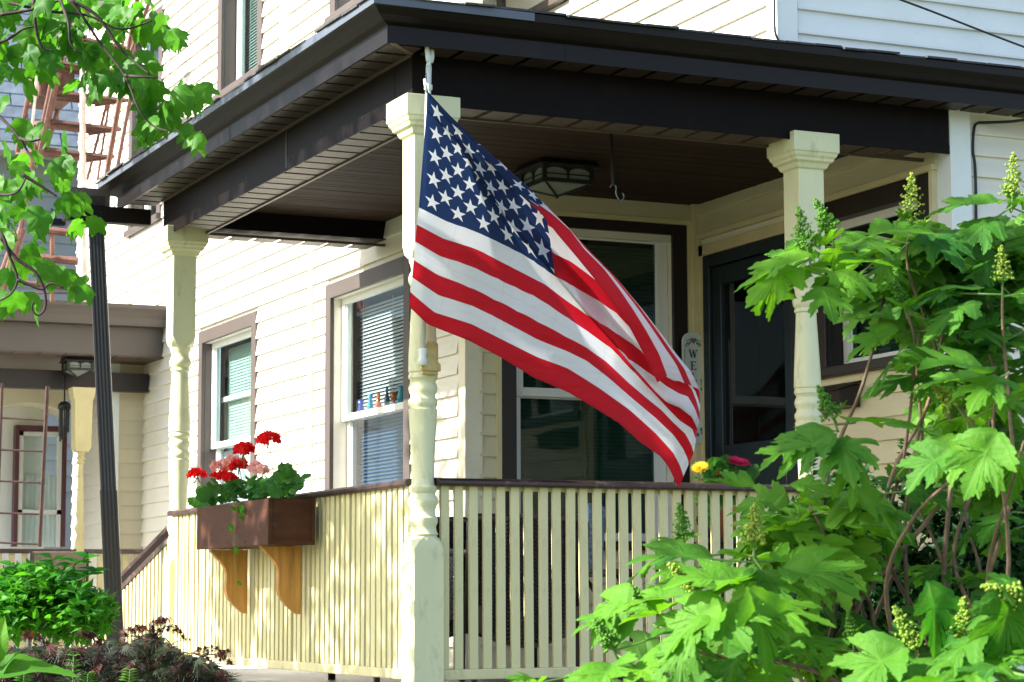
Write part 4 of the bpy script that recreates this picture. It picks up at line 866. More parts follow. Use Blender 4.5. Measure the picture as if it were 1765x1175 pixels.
wicker_chair('wicker_chair', 'dark wicker armchair seen from behind through the front railing', .745, .62, .58, .0)
wicker_chair('wicker_chair', 'dark wicker armchair half hidden behind the corner post', .50, 1.30, .5, .0, .77)
cu = MB(); cu.box(-.06,.06,-.035,.035,-.17,.17); cuo = cu.build('cushion', M_cush, None, bevel=.03, label='blue patterned cushion propped beside the wicker chair', cat='cushion'); cuo.location = (1.25,.9,.68); cuo.rotation_euler = (0,.08,.2)
tb = thing('side_table', 'dark low table with curved legs behind the front railing', 'table', loc=(1.63,1.05,0))
MB().box(-.30,.30,-.22,.22,.50,.535).build('tabletop', M_black, tb, bevel=.006)
for sx in (-1,1):
    for sy in (-1,1): MB().tube(cat_rom([(sx*.26,sy*.18,.50),(sx*.20,sy*.16,.40),(sx*.17,sy*.15,.25),(sx*.20,sy*.16,.10),(sx*.26,sy*.18,0)],4), .011, 6).build('leg', M_black, tb)
MB().box(-.2,.2,-.15,.15,.18,.2).build('shelf', M_black, tb)
# brown sling chair on the walk before the rear porch
sc = thing('sling_chair', 'brown sling back chair standing before the rear porch railing', 'chair'); 
a, b = aty(57,950,8.1), aty(147,1040,8.1)
mb = MB(); mb.rings([[(a.x,8.1,z),(b.x,8.1,z),(b.x,8.13,z),(a.x,8.13,z)] for z in (b.z, a.z)]); mb.build('sling', M_sling, sc, bevel=.01)
for xs in (a.x-.012, b.x+.012): MB().tube([(xs,8.1,-.15),(xs,8.1,a.z),], .011, 8).build('back_tube', M_black, sc)
MB().tube(cat_rom([(b.x+.01,8.08,.62),(b.x+.07,7.95,.63),(b.x+.11,7.8,.60),(b.x+.12,7.75,.4),(b.x+.12,7.75,-.15)]), .012, 8).build('arm', M_black, sc, smooth=True)
MB().box(XL, XC-.05, 6.1, Y2-.01, -.22, -.15).build('landing_boards', M_deck, rp)
# green pole leaning on the wall
gpz = thing('garden_pole', 'green and white pole leaning against the siding behind the leaves', 'pole')
MB().tube([(2.62,-.30,-1.1), aty(1630,730,-.2)], .012, 8).build('lower_rod', M_green, gpz); MB().tube([aty(1630,730,-.2), aty(1637,690,-.17)], .013, 8).build('upper_rod', M_whitet, gpz)

# ------------------------------------------------------------------ window box
wb = thing('window_box', 'brown painted wooden flower box on two curved pine brackets', 'planter')
bx, by0, by1, bz0, bz1 = (-.302, -.078), 1.148, 2.30, .650, .862
MB().box(bx[0], bx[0]+.02, by0+.021, by1, bz0, bz1).build('side_board', M_box, wb, bevel=.002); MB().box(bx[1]-.02, bx[1], by0+.021, by1, bz0, bz1).build('side_board', M_box, wb)
MB().box(bx[0]-.003, bx[1]+.003, by0, by0+.02, bz0-.002, bz1+.002).build('end_board', M_box, wb, bevel=.002); MB().box(bx[0]+.02, bx[1]-.02, by1-.02, by1, bz0, bz1).build('end_board', M_box, wb)
fr = MB(); fr.box(bx[0]-.002,bx[0]+.016,by0-.006,by0-.001,bz0,bz1); fr.box(bx[1]-.016,bx[1]+.002,by0-.006,by0-.001,bz0,bz1); fr.box(bx[0]+.016,bx[1]-.016,by0-.006,by0-.001,bz0,bz0+.02); fr.build('end_trim', M_box, wb)
MB().box(bx[0]+.02, bx[1]-.02, by0+.02, by1-.02, bz0+.0, bz0+.015).build('bottom_board', M_box, wb); MB().box(bx[0]+.02, bx[1]-.02, by0+.02, by1-.02, bz1-.06, bz1-.03).build('soil', M_soil, wb)
for yb_ in (2.22, 1.40):
    pr = [(-.055,.647)]; 
    for i in range(13): t = i/12; pr.append((-.262+.195*(t**1.0) + .030*math.sin(2*math.pi*t), .647-.02-.285*t))
    pr = [(-.060,.647),(-.262,.647)] + [(-.262+.178*t+.034*math.sin(2*math.pi*t), .64-.31*t) for t in [i/14 for i in range(1, 15)]] + [(-.060,.325)]
    MB().prism(pr, lambda a, z: (a, yb_-.019, z), lambda a, z: (a, yb_+.019, z)).build('bracket', M_wood, wb, bevel=.0025)

# ------------------------------------------------------------------ foliage
rnd = random.Random(11)
def leaf_mesh(half, mat, name='leaf', center=(0,.32), rings=(0,.5,1), droop=.18, fold=.25, wave=.03, ribs=None, sub=1, teeth=0, seed=0, xs=1.0):
    rr = random.Random(seed)
    pts = [(x*xs, y) for x, y in half] + [(-x*xs*rr.uniform(.92,1.06), y+rr.uniform(-.015,.015)) for x, y in reversed(half[1:-1])]
    if sub > 1:
        q = []
        for i in range(len(pts)):
            a, b = pts[i], pts[(i+1) % len(pts)]; l = math.hypot(b[0]-a[0], b[1]-a[1])
            nx, ny = (b[1]-a[1])/max(l,1e-6), -(b[0]-a[0])/max(l,1e-6)
            for k in range(sub):
                t = k/sub; o = (teeth if k % 2 else 0)*min(1, l/.06)
                q.append((a[0]+(b[0]-a[0])*t-nx*o, a[1]+(b[1]-a[1])*t-ny*o))
        pts = q
    V, F, UVs = [], [], []; n = len(pts)
    def zf(x, y):
        r = math.hypot(x, y-.05); return fold*abs(x)*(1-.5*abs(x)) - droop*r*r + wave*math.sin(9*x+seed)*math.sin(7*y+seed*2)
    def rib(x, y):
        if not ribs: return (1, 0)
        best = 9; al = 0
        for (ax, ay) in ribs:
            bx_, by_ = ax, ay-.04; L2 = bx_*bx_+by_*by_; t = max(0, min(1, (x*bx_+(y-.04)*by_)/L2)); dx, dy = x-bx_*t, y-.04-by_*t; dd = math.hypot(dx, dy)
            if dd < best: best = dd; al = t*math.sqrt(L2)
        return (best, al)
    V.append((center[0], center[1], zf(*center))); UVs.append(rib(*center))
    for r in rings[1:]:
        for x, y in pts:
            X, Y = center[0]+(x-center[0])*r, center[1]+(y-center[1])*r; V.append((X, Y, zf(X, Y))); UVs.append(rib(X, Y))
    for i in range(n): F.append((0, 1+i, 1+(i+1) % n))
    for j in range(len(rings)-2):
        a, b = 1+j*n, 1+(j+1)*n
        for i in range(n): k = (i+1) % n; F.append((a+i, b+i, b+k, a+k))
    me = bpy.data.meshes.new(name); me.from_pydata(V, [], F); me.materials.append(mat)
    ul = me.uv_layers.new(name='UVMap')
    for lp in me.loops: ul.data[lp.index].uv = UVs[lp.vertex_index]
    me.polygons.foreach_set('use_smooth', [True]*len(me.polygons)); me.update(); return me
def frame(P, d, nrm, s):
    d = Vector(d).normalized(); nrm = Vector(nrm); z = (nrm - d*nrm.dot(d)); z = z.normalized() if z.length > 1e-4 else d.orthogonal().normalized(); x = d.cross(z)
    M = Matrix((x, d, z)).transposed().to_4x4(); M = M @ Matrix.Diagonal((s, s, s, 1)); M.translation = Vector(P); return M
def put(me, parent, M, name=None):
    o = bpy.data.objects.new(name or me.name, me); COL.objects.link(o); o.parent = parent; o.matrix_world = M; return o
class Bulk:                                # many small leaves joined into one mesh
    def __init__(s): s.v = []; s.f = []
    def leaf(s, P, d, nrm, L, W, bend=.2):
        d = Vector(d).normalized(); nrm = Vector(nrm); z = (nrm-d*nrm.dot(d)); z = z.normalized() if z.length > 1e-4 else d.orthogonal().normalized(); x = d.cross(z); P = Vector(P); o = len(s.v)
        s.v += [tuple(P), tuple(P+d*L*.45+x*W+z*L*.08), tuple(P+d*L-z*L*bend), tuple(P+d*L*.45-x*W+z*L*.08), tuple(P+d*L*.5)]
        s.f += [(o,o+1,o+4),(o+1,o+2,o+4),(o,o+4,o+3),(o+4,o+2,o+3)]
    def poly(s, P, d, nrm, sc, pts):
        M = frame(P, d, nrm, sc); o = len(s.v); s.v += [tuple(M @ Vector(p)) for p in pts]; s.f.append(tuple(range(o, o+len(pts))))
    def build(s, name, mat, parent=None, **kw):
        me = bpy.data.meshes.new(name); me.from_pydata(s.v, [], s.f); me.materials.append(mat); me.update(); return link(name, me, parent, **kw)
def rv(r=rnd): 
    while True:
        v = Vector((r.uniform(-1,1), r.uniform(-1,1), r.uniform(-1,1)))
        if .01 < v.length < 1: return v.normalized()
MAPLE_H = [(0,1.0),(.045,.91),(.13,.84),(.15,.74),(.20,.66),(.24,.62),(.33,.66),(.42,.69),(.53,.74),(.52,.63),(.54,.53),(.48,.44),(.42,.36),(.45,.28),(.47,.18),(.36,.10),(.22,.02),(.10,-.05),(0,0)]
maple_me = [leaf_mesh(MAPLE_H, M_maple, center=(0,.36), rings=(0,1) if False else (0,.6,1), droop=.15+.1*i, fold=.2-.12*i, wave=.05, seed=i, xs=(1,.9,1.1,1)[i]) for i in range(4)]
HYD_H = [(0,1),(.05,.93),(.11,.88),(.10,.82),(.17,.80),(.14,.73),(.12,.66),(.16,.62),(.24,.68),(.33,.74),(.42,.80),(.40,.71),(.44,.66),(.38,.60),(.36,.52),(.27,.46),(.21,.41),(.30,.40),(.40,.42),(.50,.42),(.45,.35),(.46,.29),(.38,.25),(.35,.18),(.26,.12),(.15,.05),(.05,.0),(0,.03)]
HYD_OLD = [(0,1.0),(.05,.92),(.12,.87),(.18,.81),(.20,.74),(.20,.66),(.23,.62),(.28,.65),(.34,.71),(.47,.80),(.48,.70),(.52,.60),(.47,.53),(.44,.46),(.40,.40),(.42,.36),(.48,.35),(.57,.30),(.53,.20),(.50,.10),(.40,.03),(.28,-.03),(.16,-.05),(.06,-.02),(0,.03)]
RIBS = [(0,1),(.42,.80),(-.42,.80),(.50,.42),(-.50,.42)]
hyd_me = [leaf_mesh(HYD_H, M_hyd, center=(0,.34), rings=(0,.25,.5,.75,.9,1), droop=(.28,.5,.15,.38)[i], fold=(.35,.15,.45,.05)[i], wave=.035, ribs=RIBS, sub=3, teeth=.012, seed=i, xs=(1,.88,1.05,.95)[i]) for i in range(4)]
hyd_me += [leaf_mesh([(x*(.84+.16*math.sin(31*y)), y*(1 if y < .8 else .9)) for x, y in HYD_H], M_hyd, center=(0,.34), rings=(0,.25,.5,.75,.9,1), droop=.6, fold=.1, wave=.06, ribs=RIBS, sub=3, teeth=.016, seed=9, xs=.9), leaf_mesh(HYD_H, M_hyd, center=(0,.34), rings=(0,.25,.5,.75,.9,1), droop=.05, fold=.6, wave=.05, ribs=RIBS, sub=3, teeth=.012, seed=12, xs=.75)]
hyd_s = [leaf_mesh(HYD_H, M_hyd, center=(0,.34), rings=(0,.5,1), droop=.3, fold=.3, wave=.04, ribs=RIBS, sub=2, teeth=.01, seed=7, xs=.8)]
GER_H = [(0,.95),(.10,.98),(.16,.88),(.28,.93),(.36,.82),(.46,.80),(.50,.66),(.58,.56),(.54,.42),(.58,.28),(.48,.18),(.42,.05),(.28,.02),(.14,.0),(.05,.10),(0,.22)]
ger_me = [leaf_mesh(GER_H, M_ger, center=(0,.42), rings=(0,.6,1), droop=-.1+.3*i, fold=.2, wave=.08, seed=i) for i in range(2)]

# --- maple tree: a branch hangs into the picture, the crown and trunk stand left of it
mt = thing('maple_tree', 'green maple tree reaching in from the upper left with lobed leaves on thin dark twigs', 'tree')
tk = MB(); tb0 = Vector((-4.4,2.6,-1.15))
tk.tube(cat_rom([tb0, tb0+Vector((.05,0,1.2)), tb0+Vector((.0,-.1,2.6)), tb0+Vector((.15,-.1,4.2)), tb0+Vector((.3,-.2,6.0))]), .17, 12, .06); tk.build('trunk', M_bark, mt, smooth=True)
def twig(P, r0_, r1, mat=M_barkd, nm='twig', par=None): return MB().tube(cat_rom(P, 5), r0_, 6, r1).build(nm, mat, par or mt, smooth=True)
DM = 9.0
twigs = [[(-120,-80,9.3),(40,-60,9.1),(120,0,9.0),(170,70,9.0),(215,130,8.95),(238,185,8.9),(262,215,8.9),(290,226,8.85)],
 [(120,0,9.0),(165,25,9),(205,80,9.0),(222,98,9.0),(258,128,8.95)],[(215,130,8.95),(240,132,8.9),(270,134,8.9)],
 [(-60,60,9.1),(0,72,9),(40,50,9),(62,45,9)],[(58,0,9),(62,50,9.0),(72,80,9),(92,88,9)],[(104,0,9),(118,40,8.9),(122,75,8.9),(140,92,8.9)],
 [(-50,160,9.1),(0,201,9.0),(34,238,8.95),(48,262,8.95),(62,283,8.9)],[(34,238,8.95),(52,243,8.9),(70,240,8.9)],
 [(-40,320,9),(0,335,9.0),(30,330,8.9),(45,305,8.9)],[(38,300,8.9),(70,320,8.9),(98,338,8.9)],
 [(-40,395,9),(0,400,8.9),(18,445,8.9),(30,480,8.9),(20,505,8.9),(0,518,8.9)],[(30,482,8.9),(50,490,8.9),(72,498,8.9),(88,488,8.9),(110,496,8.9)],
 [(0,408,8.9),(28,445,8.9),(60,468,8.9),(76,500,8.9),(78,530,8.9),(66,543,8.9),(55,533,8.9),(58,518,8.9)],
 [(-40,-10,9.2),(40,10,9.1),(90,20,9.0),(150,26,9.0),(210,50,9.0),(262,35,9.0)],[(0,25,9),(60,15,9),(130,-10,9)]]
for t in twigs: twig([at(p[0], p[1], p[2]-.32) for p in t], .0075, .0032)
twig([tb0+Vector((.1,-.1,3.6)), Vector((-3.2,1.4,3.2)), at(-160,-60,9.4), at(-60,-70,9.2)], .035, .008, M_bark, 'limb')
twig([tb0+Vector((0,-.1,2.6)), Vector((-3.3,1.2,2.3)), at(-200,200,9.3), at(-50,160,9.1)], .03, .007, M_bark, 'limb')
twig([tb0+Vector((0,-.1,2.4)), Vector((-3.4,1.1,1.9)), at(-200,380,9.2), at(-40,395,9.0)], .03, .007, M_bark, 'limb')
# leaf patches (px, py, rx, ry, count), all hanging about nine metres away
patches = [(60,25,85,40,34),(150,30,90,40,34),(235,45,55,40,18),(40,100,60,45,22),(130,110,70,45,26),(215,120,50,40,14),(190,85,60,30,10),(290,80,15,20,4),(285,170,35,30,9),(262,210,25,25,7),(335,165,25,28,6),(330,235,24,22,5),(280,235,24,16,4),(215,150,20,15,4),(165,150,18,22,4),(245,165,30,25,6),
 (20,150,35,30,6),(8,250,14,10,2),(70,230,30,20,4),(105,245,20,12,2),(40,300,55,45,16),(110,300,35,25,6),(60,350,55,35,14),(120,340,28,30,6),(10,380,30,40,8),(50,400,40,28,7),(148,385,22,16,2),(5,450,18,30,4),(30,440,30,25,4),(85,465,30,18,4),(100,480,20,12,2),(135,500,20,16,4),(20,520,30,22,5),(58,532,20,12,3)]
allp = []
for (cx, cy, rx, ry, n) in patches:
    for _ in range(n):
        a = rnd.uniform(0, 6.283); q = math.sqrt(rnd.random()); allp.append((cx+rx*q*math.cos(a), cy+ry*q*math.sin(a), rnd.uniform(8.65, 9.25))) if rnd.random() < .8 else None
for (px, py, D) in allp[:300]:
    P = at(px, py-14, D); d = Vector((0,0,-1))*rnd.uniform(.35,1.0) + RT*rnd.uniform(-.9,.9) - FW*rnd.uniform(-.4,.5)
    nn = Vector((-.2,-.5,.9)) + rv()*.8
    put(rnd.choice(maple_me), mt, frame(P, d, nn, rnd.uniform(.078,.112)))
mp5 = [(0,0,0),(.45,.15,.02),(.38,.38,0),(.55,.72,-.05),(.18,.58,0),(0,1,-.1),(-.18,.58,0),(-.55,.72,-.05),(-.38,.38,0),(-.45,.15,.02)]
bk = Bulk()
def crown(c, r, n, rr=rnd):
    cl = [Vector((rr.uniform(-1,1), rr.uniform(-1,1), rr.uniform(-1,1))) for _ in range(max(6, n//45))]
    for _ in range(n):
        k = rr.choice(cl); p = k*.85 + rv()*(.30*rr.random()**.5); P = Vector((c[0]+p.x*r[0], c[1]+p.y*r[1], c[2]+p.z*r[2]))
        if P.y > .1 and P.z < 6.6 and (P-CAM).dot(RT)/(P-CAM).dot(FW)*FPX+882.5 > -60 and 587.5-(P-CAM).dot(UP)/(P-CAM).dot(FW)*FPX > -60: continue
        bk.poly(P, rv(rr)+Vector((0,0,-.7)), rv(rr)*.8+Vector((0,0,1)), rr.uniform(.09,.13), mp5)
crown((-3.6,2.2,3.7), (1.0,1.3,1.6), 2300); crown((-4.4,2.6,5.2), (1.4,1.6,1.4), 1800); crown((-3.4,.7,2.6), (.8,.7,1.1), 650); crown((-4.3,-3.1,4.0), (.8,.9,1.0), 1900)  # last cluster is out of view, added to shade the hydrangea
twig([tb0+Vector((.0,-.1,3.0)), Vector((-4.5,-.2,3.5)), Vector((-4.4,-1.8,3.9)), Vector((-4.2,-3.4,4.3))], .06, .012, M_bark, 'limb')  # limb added to carry that unseen shading cluster
bk.build('crown', M_maple, mt, kind='stuff')
for i in range(14):
    a = rnd.uniform(0,6.28); z0 = rnd.uniform(2.2,5.2); s0 = tb0+Vector((.1,-.1,z0)); e_ = s0+Vector((math.cos(a)*1.3, math.sin(a)*1.3, rnd.uniform(.3,1.0)))
    twig([s0, s0.lerp(e_,.5)+Vector((0,0,.15)), e_], .03, .006, M_bark, 'limb')

# --- oakleaf hydrangea
hy = thing('oakleaf_hydrangea', 'large oakleaf hydrangea with lobed green leaves and pale flower panicles at the lower right', 'shrub')
def panicle(P, ax, L, W, mat, n=300):
    """a cone of tiny buds on short side stems"""
    mb = Bulk(); ax = Vector(ax).normalized(); e1 = ax.orthogonal().normalized(); e2 = ax.cross(e1); st_ = MB()
    me_v, me_f = [], []
    octv = [(1,0,0),(-1,0,0),(0,1,0),(0,-1,0),(0,0,1),(0,0,-1)]; octf = [(0,2,4),(2,1,4),(1,3,4),(3,0,4),(2,0,5),(1,2,5),(3,1,5),(0,3,5)]
    for k in range(n):
        t = (k+.5)/n; cl = rnd.uniform(.45,1); a = int(rnd.random()*7)/7*6.283 + t*9 + rnd.uniform(-.35,.35); rad = W*(1-t**1.3*.85)*cl*(.75+.35*math.sin(t*38))
        c = Vector(P)+ax*L*(t*.97+.03*rnd.random())+(e1*math.cos(a)+e2*math.sin(a))*rad; s = rnd.uniform(.0026,.0058)*(1-.3*t); o = len(me_v)
        me_v += [tuple(c+Vector(v)*s) for v in octv]; me_f += [tuple(i+o for i in f) for f in octf]
    me = bpy.data.meshes.new('flower_panicle'); me.from_pydata(me_v, [], me_f); me.materials.append(mat); me.polygons.foreach_set('use_smooth', [True]*len(me_f)); me.update()
    o = bpy.data.objects.new('flower_panicle', me); COL.objects.link(o); o.parent = hy; o['kind'] = 'stuff'
    st_.tube([Vector(P)-ax*.02, Vector(P)+ax*L*.9], .0022, 5, .001)
    for k in range(8):
        t = .08+k*.1; a = k*2.4; st_.tube([Vector(P)+ax*L*t, Vector(P)+ax*(L*t+.01)+(e1*math.cos(a)+e2*math.sin(a))*W*(1-t)*.7], .001, 4)
    so_ = st_.build('panicle_stem', M_stem, o)
base = at(1560,1330,5.8)
def img(dx, dy, dz=0): return RT*dx - UP*dy - FW*dz          # image-ish direction; dz toward the camera
# whorls: px, py, depth, leaf size, leaves, panicle(dx,dy,len px) or None, bright
W_ = [(1745,345,6.1,.19,6,(.0,-1,75,'b')),(1568,392,6.1,.19,6,(.02,-1,88,'b')),(1432,400,5.9,.185,6,(-.45,-.9,58,'g')),(1395,440,5.7,.19,7,(-.25,-1,80,'g')),
 (1640,560,5.9,.17,5,(-.2,-1,45,'g')),(1560,530,5.9,.16,5,(-.4,-.9,45,'g')),(1728,490,5.8,.18,6,(-.05,-1,60,'b')),(1655,700,5.3,.16,5,(-.75,-.55,60,'b')),(1740,640,5.2,.20,6,None),
 (1440,725,5.6,.19,6,(-.45,-.85,62,'g')),(1610,610,6.0,.16,5,None),(1690,420,6.2,.18,6,None),(1765,760,5.4,.19,6,None),
 (1395,870,5.8,.20,7,None),(1500,840,6.0,.17,5,None),(1300,945,5.3,.20,7,(.0,-1,72,'b')),(1205,1015,5.1,.195,7,(-.72,-.6,62,'b')),(1180,935,5.7,.15,4,(-.15,-1,62,'g')),
 (1400,1010,5.9,.15,5,None),(1120,1040,5.4,.14,4,(-.7,-.6,42,'g')),(1060,1120,5.2,.16,6,(-.6,-.85,58,'g')),(1190,1130,5.3,.17,5,(-.2,-1,50,'g')),(1310,1110,5.2,.18,6,None),
 (1470,1100,5.6,.16,5,(-.2,-1,40,'g')),(1580,1120,4.9,.20,7,(-.45,-.85,78,'b')),(1668,1120,4.8,.20,7,(-.1,-1,85,'b')),(1765,1030,4.7,.20,6,(-.85,-.25,70,'b')),(1740,1140,4.6,.21,6,None),
 (1640,960,6.1,.15,4,None),(1745,880,6.0,.18,5,None),(980,1160,5.2,.14,4,None),(1560,800,6.2,.17,5,None),(1700,600,6.1,.19,6,None),(1610,470,6.2,.18,6,None),(1330,835,6.0,.16,5,None),(1500,430,6.25,.17,6,None),(1630,430,6.3,.17,6,None),(1650,640,6.2,.16,5,None),(1590,560,6.2,.16,5,None),(1400,960,5.8,.15,5,None),(1290,1050,5.6,.16,6,None),(1700,520,6.2,.17,6,None),(1660,830,6.2,.16,5,None),(1760,560,6.1,.17,5,None)]
nl = 0
for (px, py, D, ls, n, pan) in W_:
    P = at(px, py, D); ax = img(pan[0]*.6, -1, .1).normalized() if pan else (Vector((0,0,1))+rv()*.35).normalized()
    e1 = ax.orthogonal().normalized(); e2 = ax.cross(e1); a0 = rnd.uniform(0,6.28)
    for k in range(n):
        a = a0+k*2.399+rnd.uniform(-.25,.25); out = (e1*math.cos(a)+e2*math.sin(a)); el = rnd.uniform(-.35,.30)
        d = (out + ax*el + Vector((0,0,-.12))).normalized(); nrm = (ax*1.0 + Vector((-.15,-.25,.5)) + rv()*.25)
        s = ls*rnd.uniform(.68,1.08); pb = P - ax*rnd.uniform(.0,.05); pe = pb + d*rnd.uniform(.03,.11)
        if nl < 270: put(rnd.choice(hyd_me), hy, frame(pe, d + ax*.1, nrm, s)); nl += 1
        (MB().tube([pb, pe+d*.01], .0026, 5).build('petiole', M_stem, hy) if k % 2 == 0 else None)
    for k in range(1 if pan and nl < 200 else 0):
        a = rnd.uniform(0,6.28); out = e1*math.cos(a)+e2*math.sin(a); put(hyd_s[0], hy, frame(P, out*.6+ax, out*-1+ax*.4, ls*rnd.uniform(.3,.45)))
    if pan:
        pxl = D/FPX; axp = img(pan[0], pan[1], .12).normalized(); Lp = pan[2]*pxl
        MB().tube([P-ax*.03, P+axp*.02], .003, 6).build('peduncle', M_stem, hy); panicle(P+axp*.012, axp, Lp, Lp*.36, M_bud if pan[3] == 'b' else M_budg)
    # woody stem from the whorl towards the base
    tgt = base + Vector((rnd.uniform(-.35,.35), rnd.uniform(-.2,.3), 0)); mid = P.lerp(tgt, .45) + Vector((0,0,-.05)) + rv()*.12 + (RT*.22 if (px < 1500 and py < 900) else Vector((0,0,0)))
    q1 = P - ax*.12 + (RT*.05 if px < 1500 else RT*0)
    if rnd.random() < .6 or (px > 1380 and py > 850 and px < 1500): MB().tube(cat_rom([P, q1, q1.lerp(mid,.5)+rv()*.04, mid, mid.lerp(tgt,.5)+rv()*.06, tgt], 5), (.0028), 6, .008).build('branch', M_barkl, hy, smooth=True)
# the big hand-placed leaves that show largest
for (px, py, D, s, dx, dy, dz, nx, ny, nz, mi) in ((1722,742,4.7,.160,-.55,.85,.2,-.1,-.5,.7,0),(1640,770,4.8,.14,-.75,.6,.1,-.5,-.3,.6,2),(1250,1035,5.0,.20,-.85,.5,.15,-.3,-.4,.8,0),(1290,1010,5.0,.20,.35,.9,.25,.1,-.5,.7,0),(1270,1000,5.05,.17,-.9,-.05,.2,-.2,-.3,.9,2),(1390,960,5.3,.16,.95,.15,.1,.1,-.2,1,1),
   (1400,440,5.65,.19,-.97,.22,.15,-.1,-.25,.9,0),(1600,1000,4.85,.17,.2,.9,.2,.1,-.5,.7,0),(1700,990,4.75,.19,.75,.6,.2,.2,-.4,.8,0),(1745,1010,4.7,.18,-.2,.95,.2,0,-.6,.6,0),(1560,1110,4.8,.19,-.8,.55,.2,-.2,-.4,.8,2),(1640,1110,4.75,.19,.2,.95,.2,.1,-.5,.7,0),(1090,1010,5.35,.17,-.8,.6,.1,-.4,-.3,.7,1),(1440,745,5.5,.18,-.9,.45,.15,-.2,-.4,.8,0),(1455,750,5.5,.18,.3,.9,.2,.1,-.6,.6,3),(1470,845,5.6,.19,.9,.35,.1,.2,-.6,.6,1)):
    put(hyd_me[mi], hy, frame(at(px,py,D), img(dx,dy,dz), Vector((nx,ny,nz)), s))
b = Bulk(); HF = [(x,y,.3*abs(x)-.3*y*y) for x,y in HYD_H]+[(-x,y,.3*abs(x)-.3*y*y) for x,y in reversed(HYD_H[1:-1])]
for _ in range(460):
    cx, cy, rx, ry = rnd.choice([(1600,490,110,90),(1690,600,90,150),(1650,420,130,50),(1720,480,70,110),(1680,700,90,80),(1400,930,90,90),(1280,1090,170,70),(1500,1140,200,40),(1700,760,70,140),(1690,1060,90,90)]); q = rv()*rnd.random()**.5
    b.poly(at(cx+rx*q.x, cy+ry*q.y, (6.35 if cy < 800 else 5.9)+.25*q.z), RT*rnd.uniform(-1,1)+Vector((0,0,rnd.uniform(-.7,.2)))-FW*rnd.uniform(-.2,.5), Vector((-.2,-.3,1))+rv()*.5, rnd.uniform(.10,.16), HF)
b.build('inner_leaves', M_hyd, hy, kind='stuff')
# --- dark small-leaved shrub behind it
def volume_shrub(name, label, boxes, n, L, W, mat, stems, sl=None, cat='shrub', smat=M_bark):
    t = thing(name, label, cat); b = Bulk(); k = 0
    cl = []
    for (px, py, D, rx, ry, rz, wt) in boxes: cl += [(px, py, D, rx, ry, rz)]*wt
    subs = []
    for _ in range(150):
        px, py, D, rx, ry, rz = rnd.choice(cl); q = rv()*rnd.random()**.4; subs.append((px+rx*q.x, py+ry*q.y, D+rz*q.z))
    for _ in range(n):
        s = rnd.choice(subs); q = rv()*rnd.random()**.6; P = at(s[0]+42*q.x, s[1]+38*q.y, s[2]+.12*q.z)
        b.leaf(P, rv()+Vector((0,0,.2)), rv()*.7+Vector((-.2,0,.8)), L*rnd.uniform(.6,1.2), W*rnd.uniform(.7,1.2))
    b.build('foliage', mat, t, kind='stuff')
    for s in subs[:stems]:
        P = at(*s); g0 = Vector((P.x+rnd.uniform(-.2,.2), P.y+rnd.uniform(-.1,.2), -1.15)); MB().tube(cat_rom([P, P.lerp(g0,.3)+rv()*.06, P.lerp(g0,.65)+rv()*.06, g0], 4), .003, 5, .008).build('stem', smat, t, smooth=True)
    return t
volume_shrub('boxwood', 'dense dark small-leaved shrub behind the hydrangea at the right edge', [(1600,1000,7.2,190,140,.35,5),(1720,880,7.2,80,150,.35,4),(1480,1010,7.2,130,100,.3,3),(1360,1060,7.0,90,90,.25,2),(1640,830,7.3,90,80,.25,2),(1450,870,7.2,70,60,.2,1)], 22000, .040, .013, M_bush, 26)
# loose sprays of small leaves in front of the siding
sp_ = thing('small_leaved_spray', 'thin upright twigs with tiny dark leaves against the cream siding', 'shrub'); b = Bulk()
for (x0, y0, x1, y1) in ((1612,860,1598,700),(1640,880,1655,745),(1560,880,1560,760),(1420,860,1400,780),(1700,840,1690,745),(1740,820,1750,740),(1480,870,1470,790),(1590,900,1570,820)):
    A_, B_ = at(x0,y0,7.3), at(x1,y1,7.3); pts = cat_rom([A_, A_.lerp(B_,.5)+rv()*.03, B_], 8)
    MB().tube(pts, .0022, 5, .001).build('twig', M_bark, sp_)
    for i, P in enumerate(pts):
        for s_ in (-1, 1, 0): b.leaf(P, RT*s_*rnd.uniform(.6,1)+Vector((0,0,.5))+rv()*.4, rv()+Vector((0,0,1)), rnd.uniform(.022,.034), .008)
b.build('foliage', M_bush, sp_, kind='stuff')
# --- lower left: bright shrub, red lace-leaf maple, corner leaf, weeds
def leafy(name, label, region, n, size, mat, mes, cat='shrub', D=(8.2,8.9), up=.5, stems=20):
    t = thing(name, label, cat)
    for i in range(n):
        cx, cy, rx, ry = rnd.choice(region); a = rnd.uniform(0,6.28); q = rnd.random()**.55; P = at(cx+rx*q*math.cos(a), cy+ry*q*math.sin(a), rnd.uniform(*D))
        put(rnd.choice(mes), t, frame(P, RT*rnd.uniform(-1,1)+Vector((0,0,rnd.uniform(-.3,1)))*up-FW*rnd.uniform(-.3,.7), Vector((-.2,-.3,1))+rv()*.6, size*rnd.uniform(.7,1.25)))
        if i < stems:
            g0 = Vector((P.x+rnd.uniform(-.1,.1), P.y+.1, -1.15)); MB().tube(cat_rom([P, P.lerp(g0,.4)+rv()*.04, g0], 5), .003, 5, .006).build('stem', M_stem, t)
    return t
SH_H = [(0,1),(.10,.86),(.15,.80),(.20,.66),(.26,.60),(.29,.46),(.30,.34),(.25,.20),(.16,.08),(.06,.02),(0,0)]
sh_me = [leaf_mesh(SH_H, M_shrub, center=(0,.42), rings=(0,.6,1), droop=.25, fold=.45, wave=.04, seed=i) for i in range(3)]
ls_ = leafy('green_shrub', 'bushy bright green shrub in front of the rear porch at the lower left', [(75,1040,95,48),(30,1030,60,45),(130,1045,50,45),(80,1005,60,25)], 295, .044, M_shrub, sh_me, stems=0)
b = Bulk()
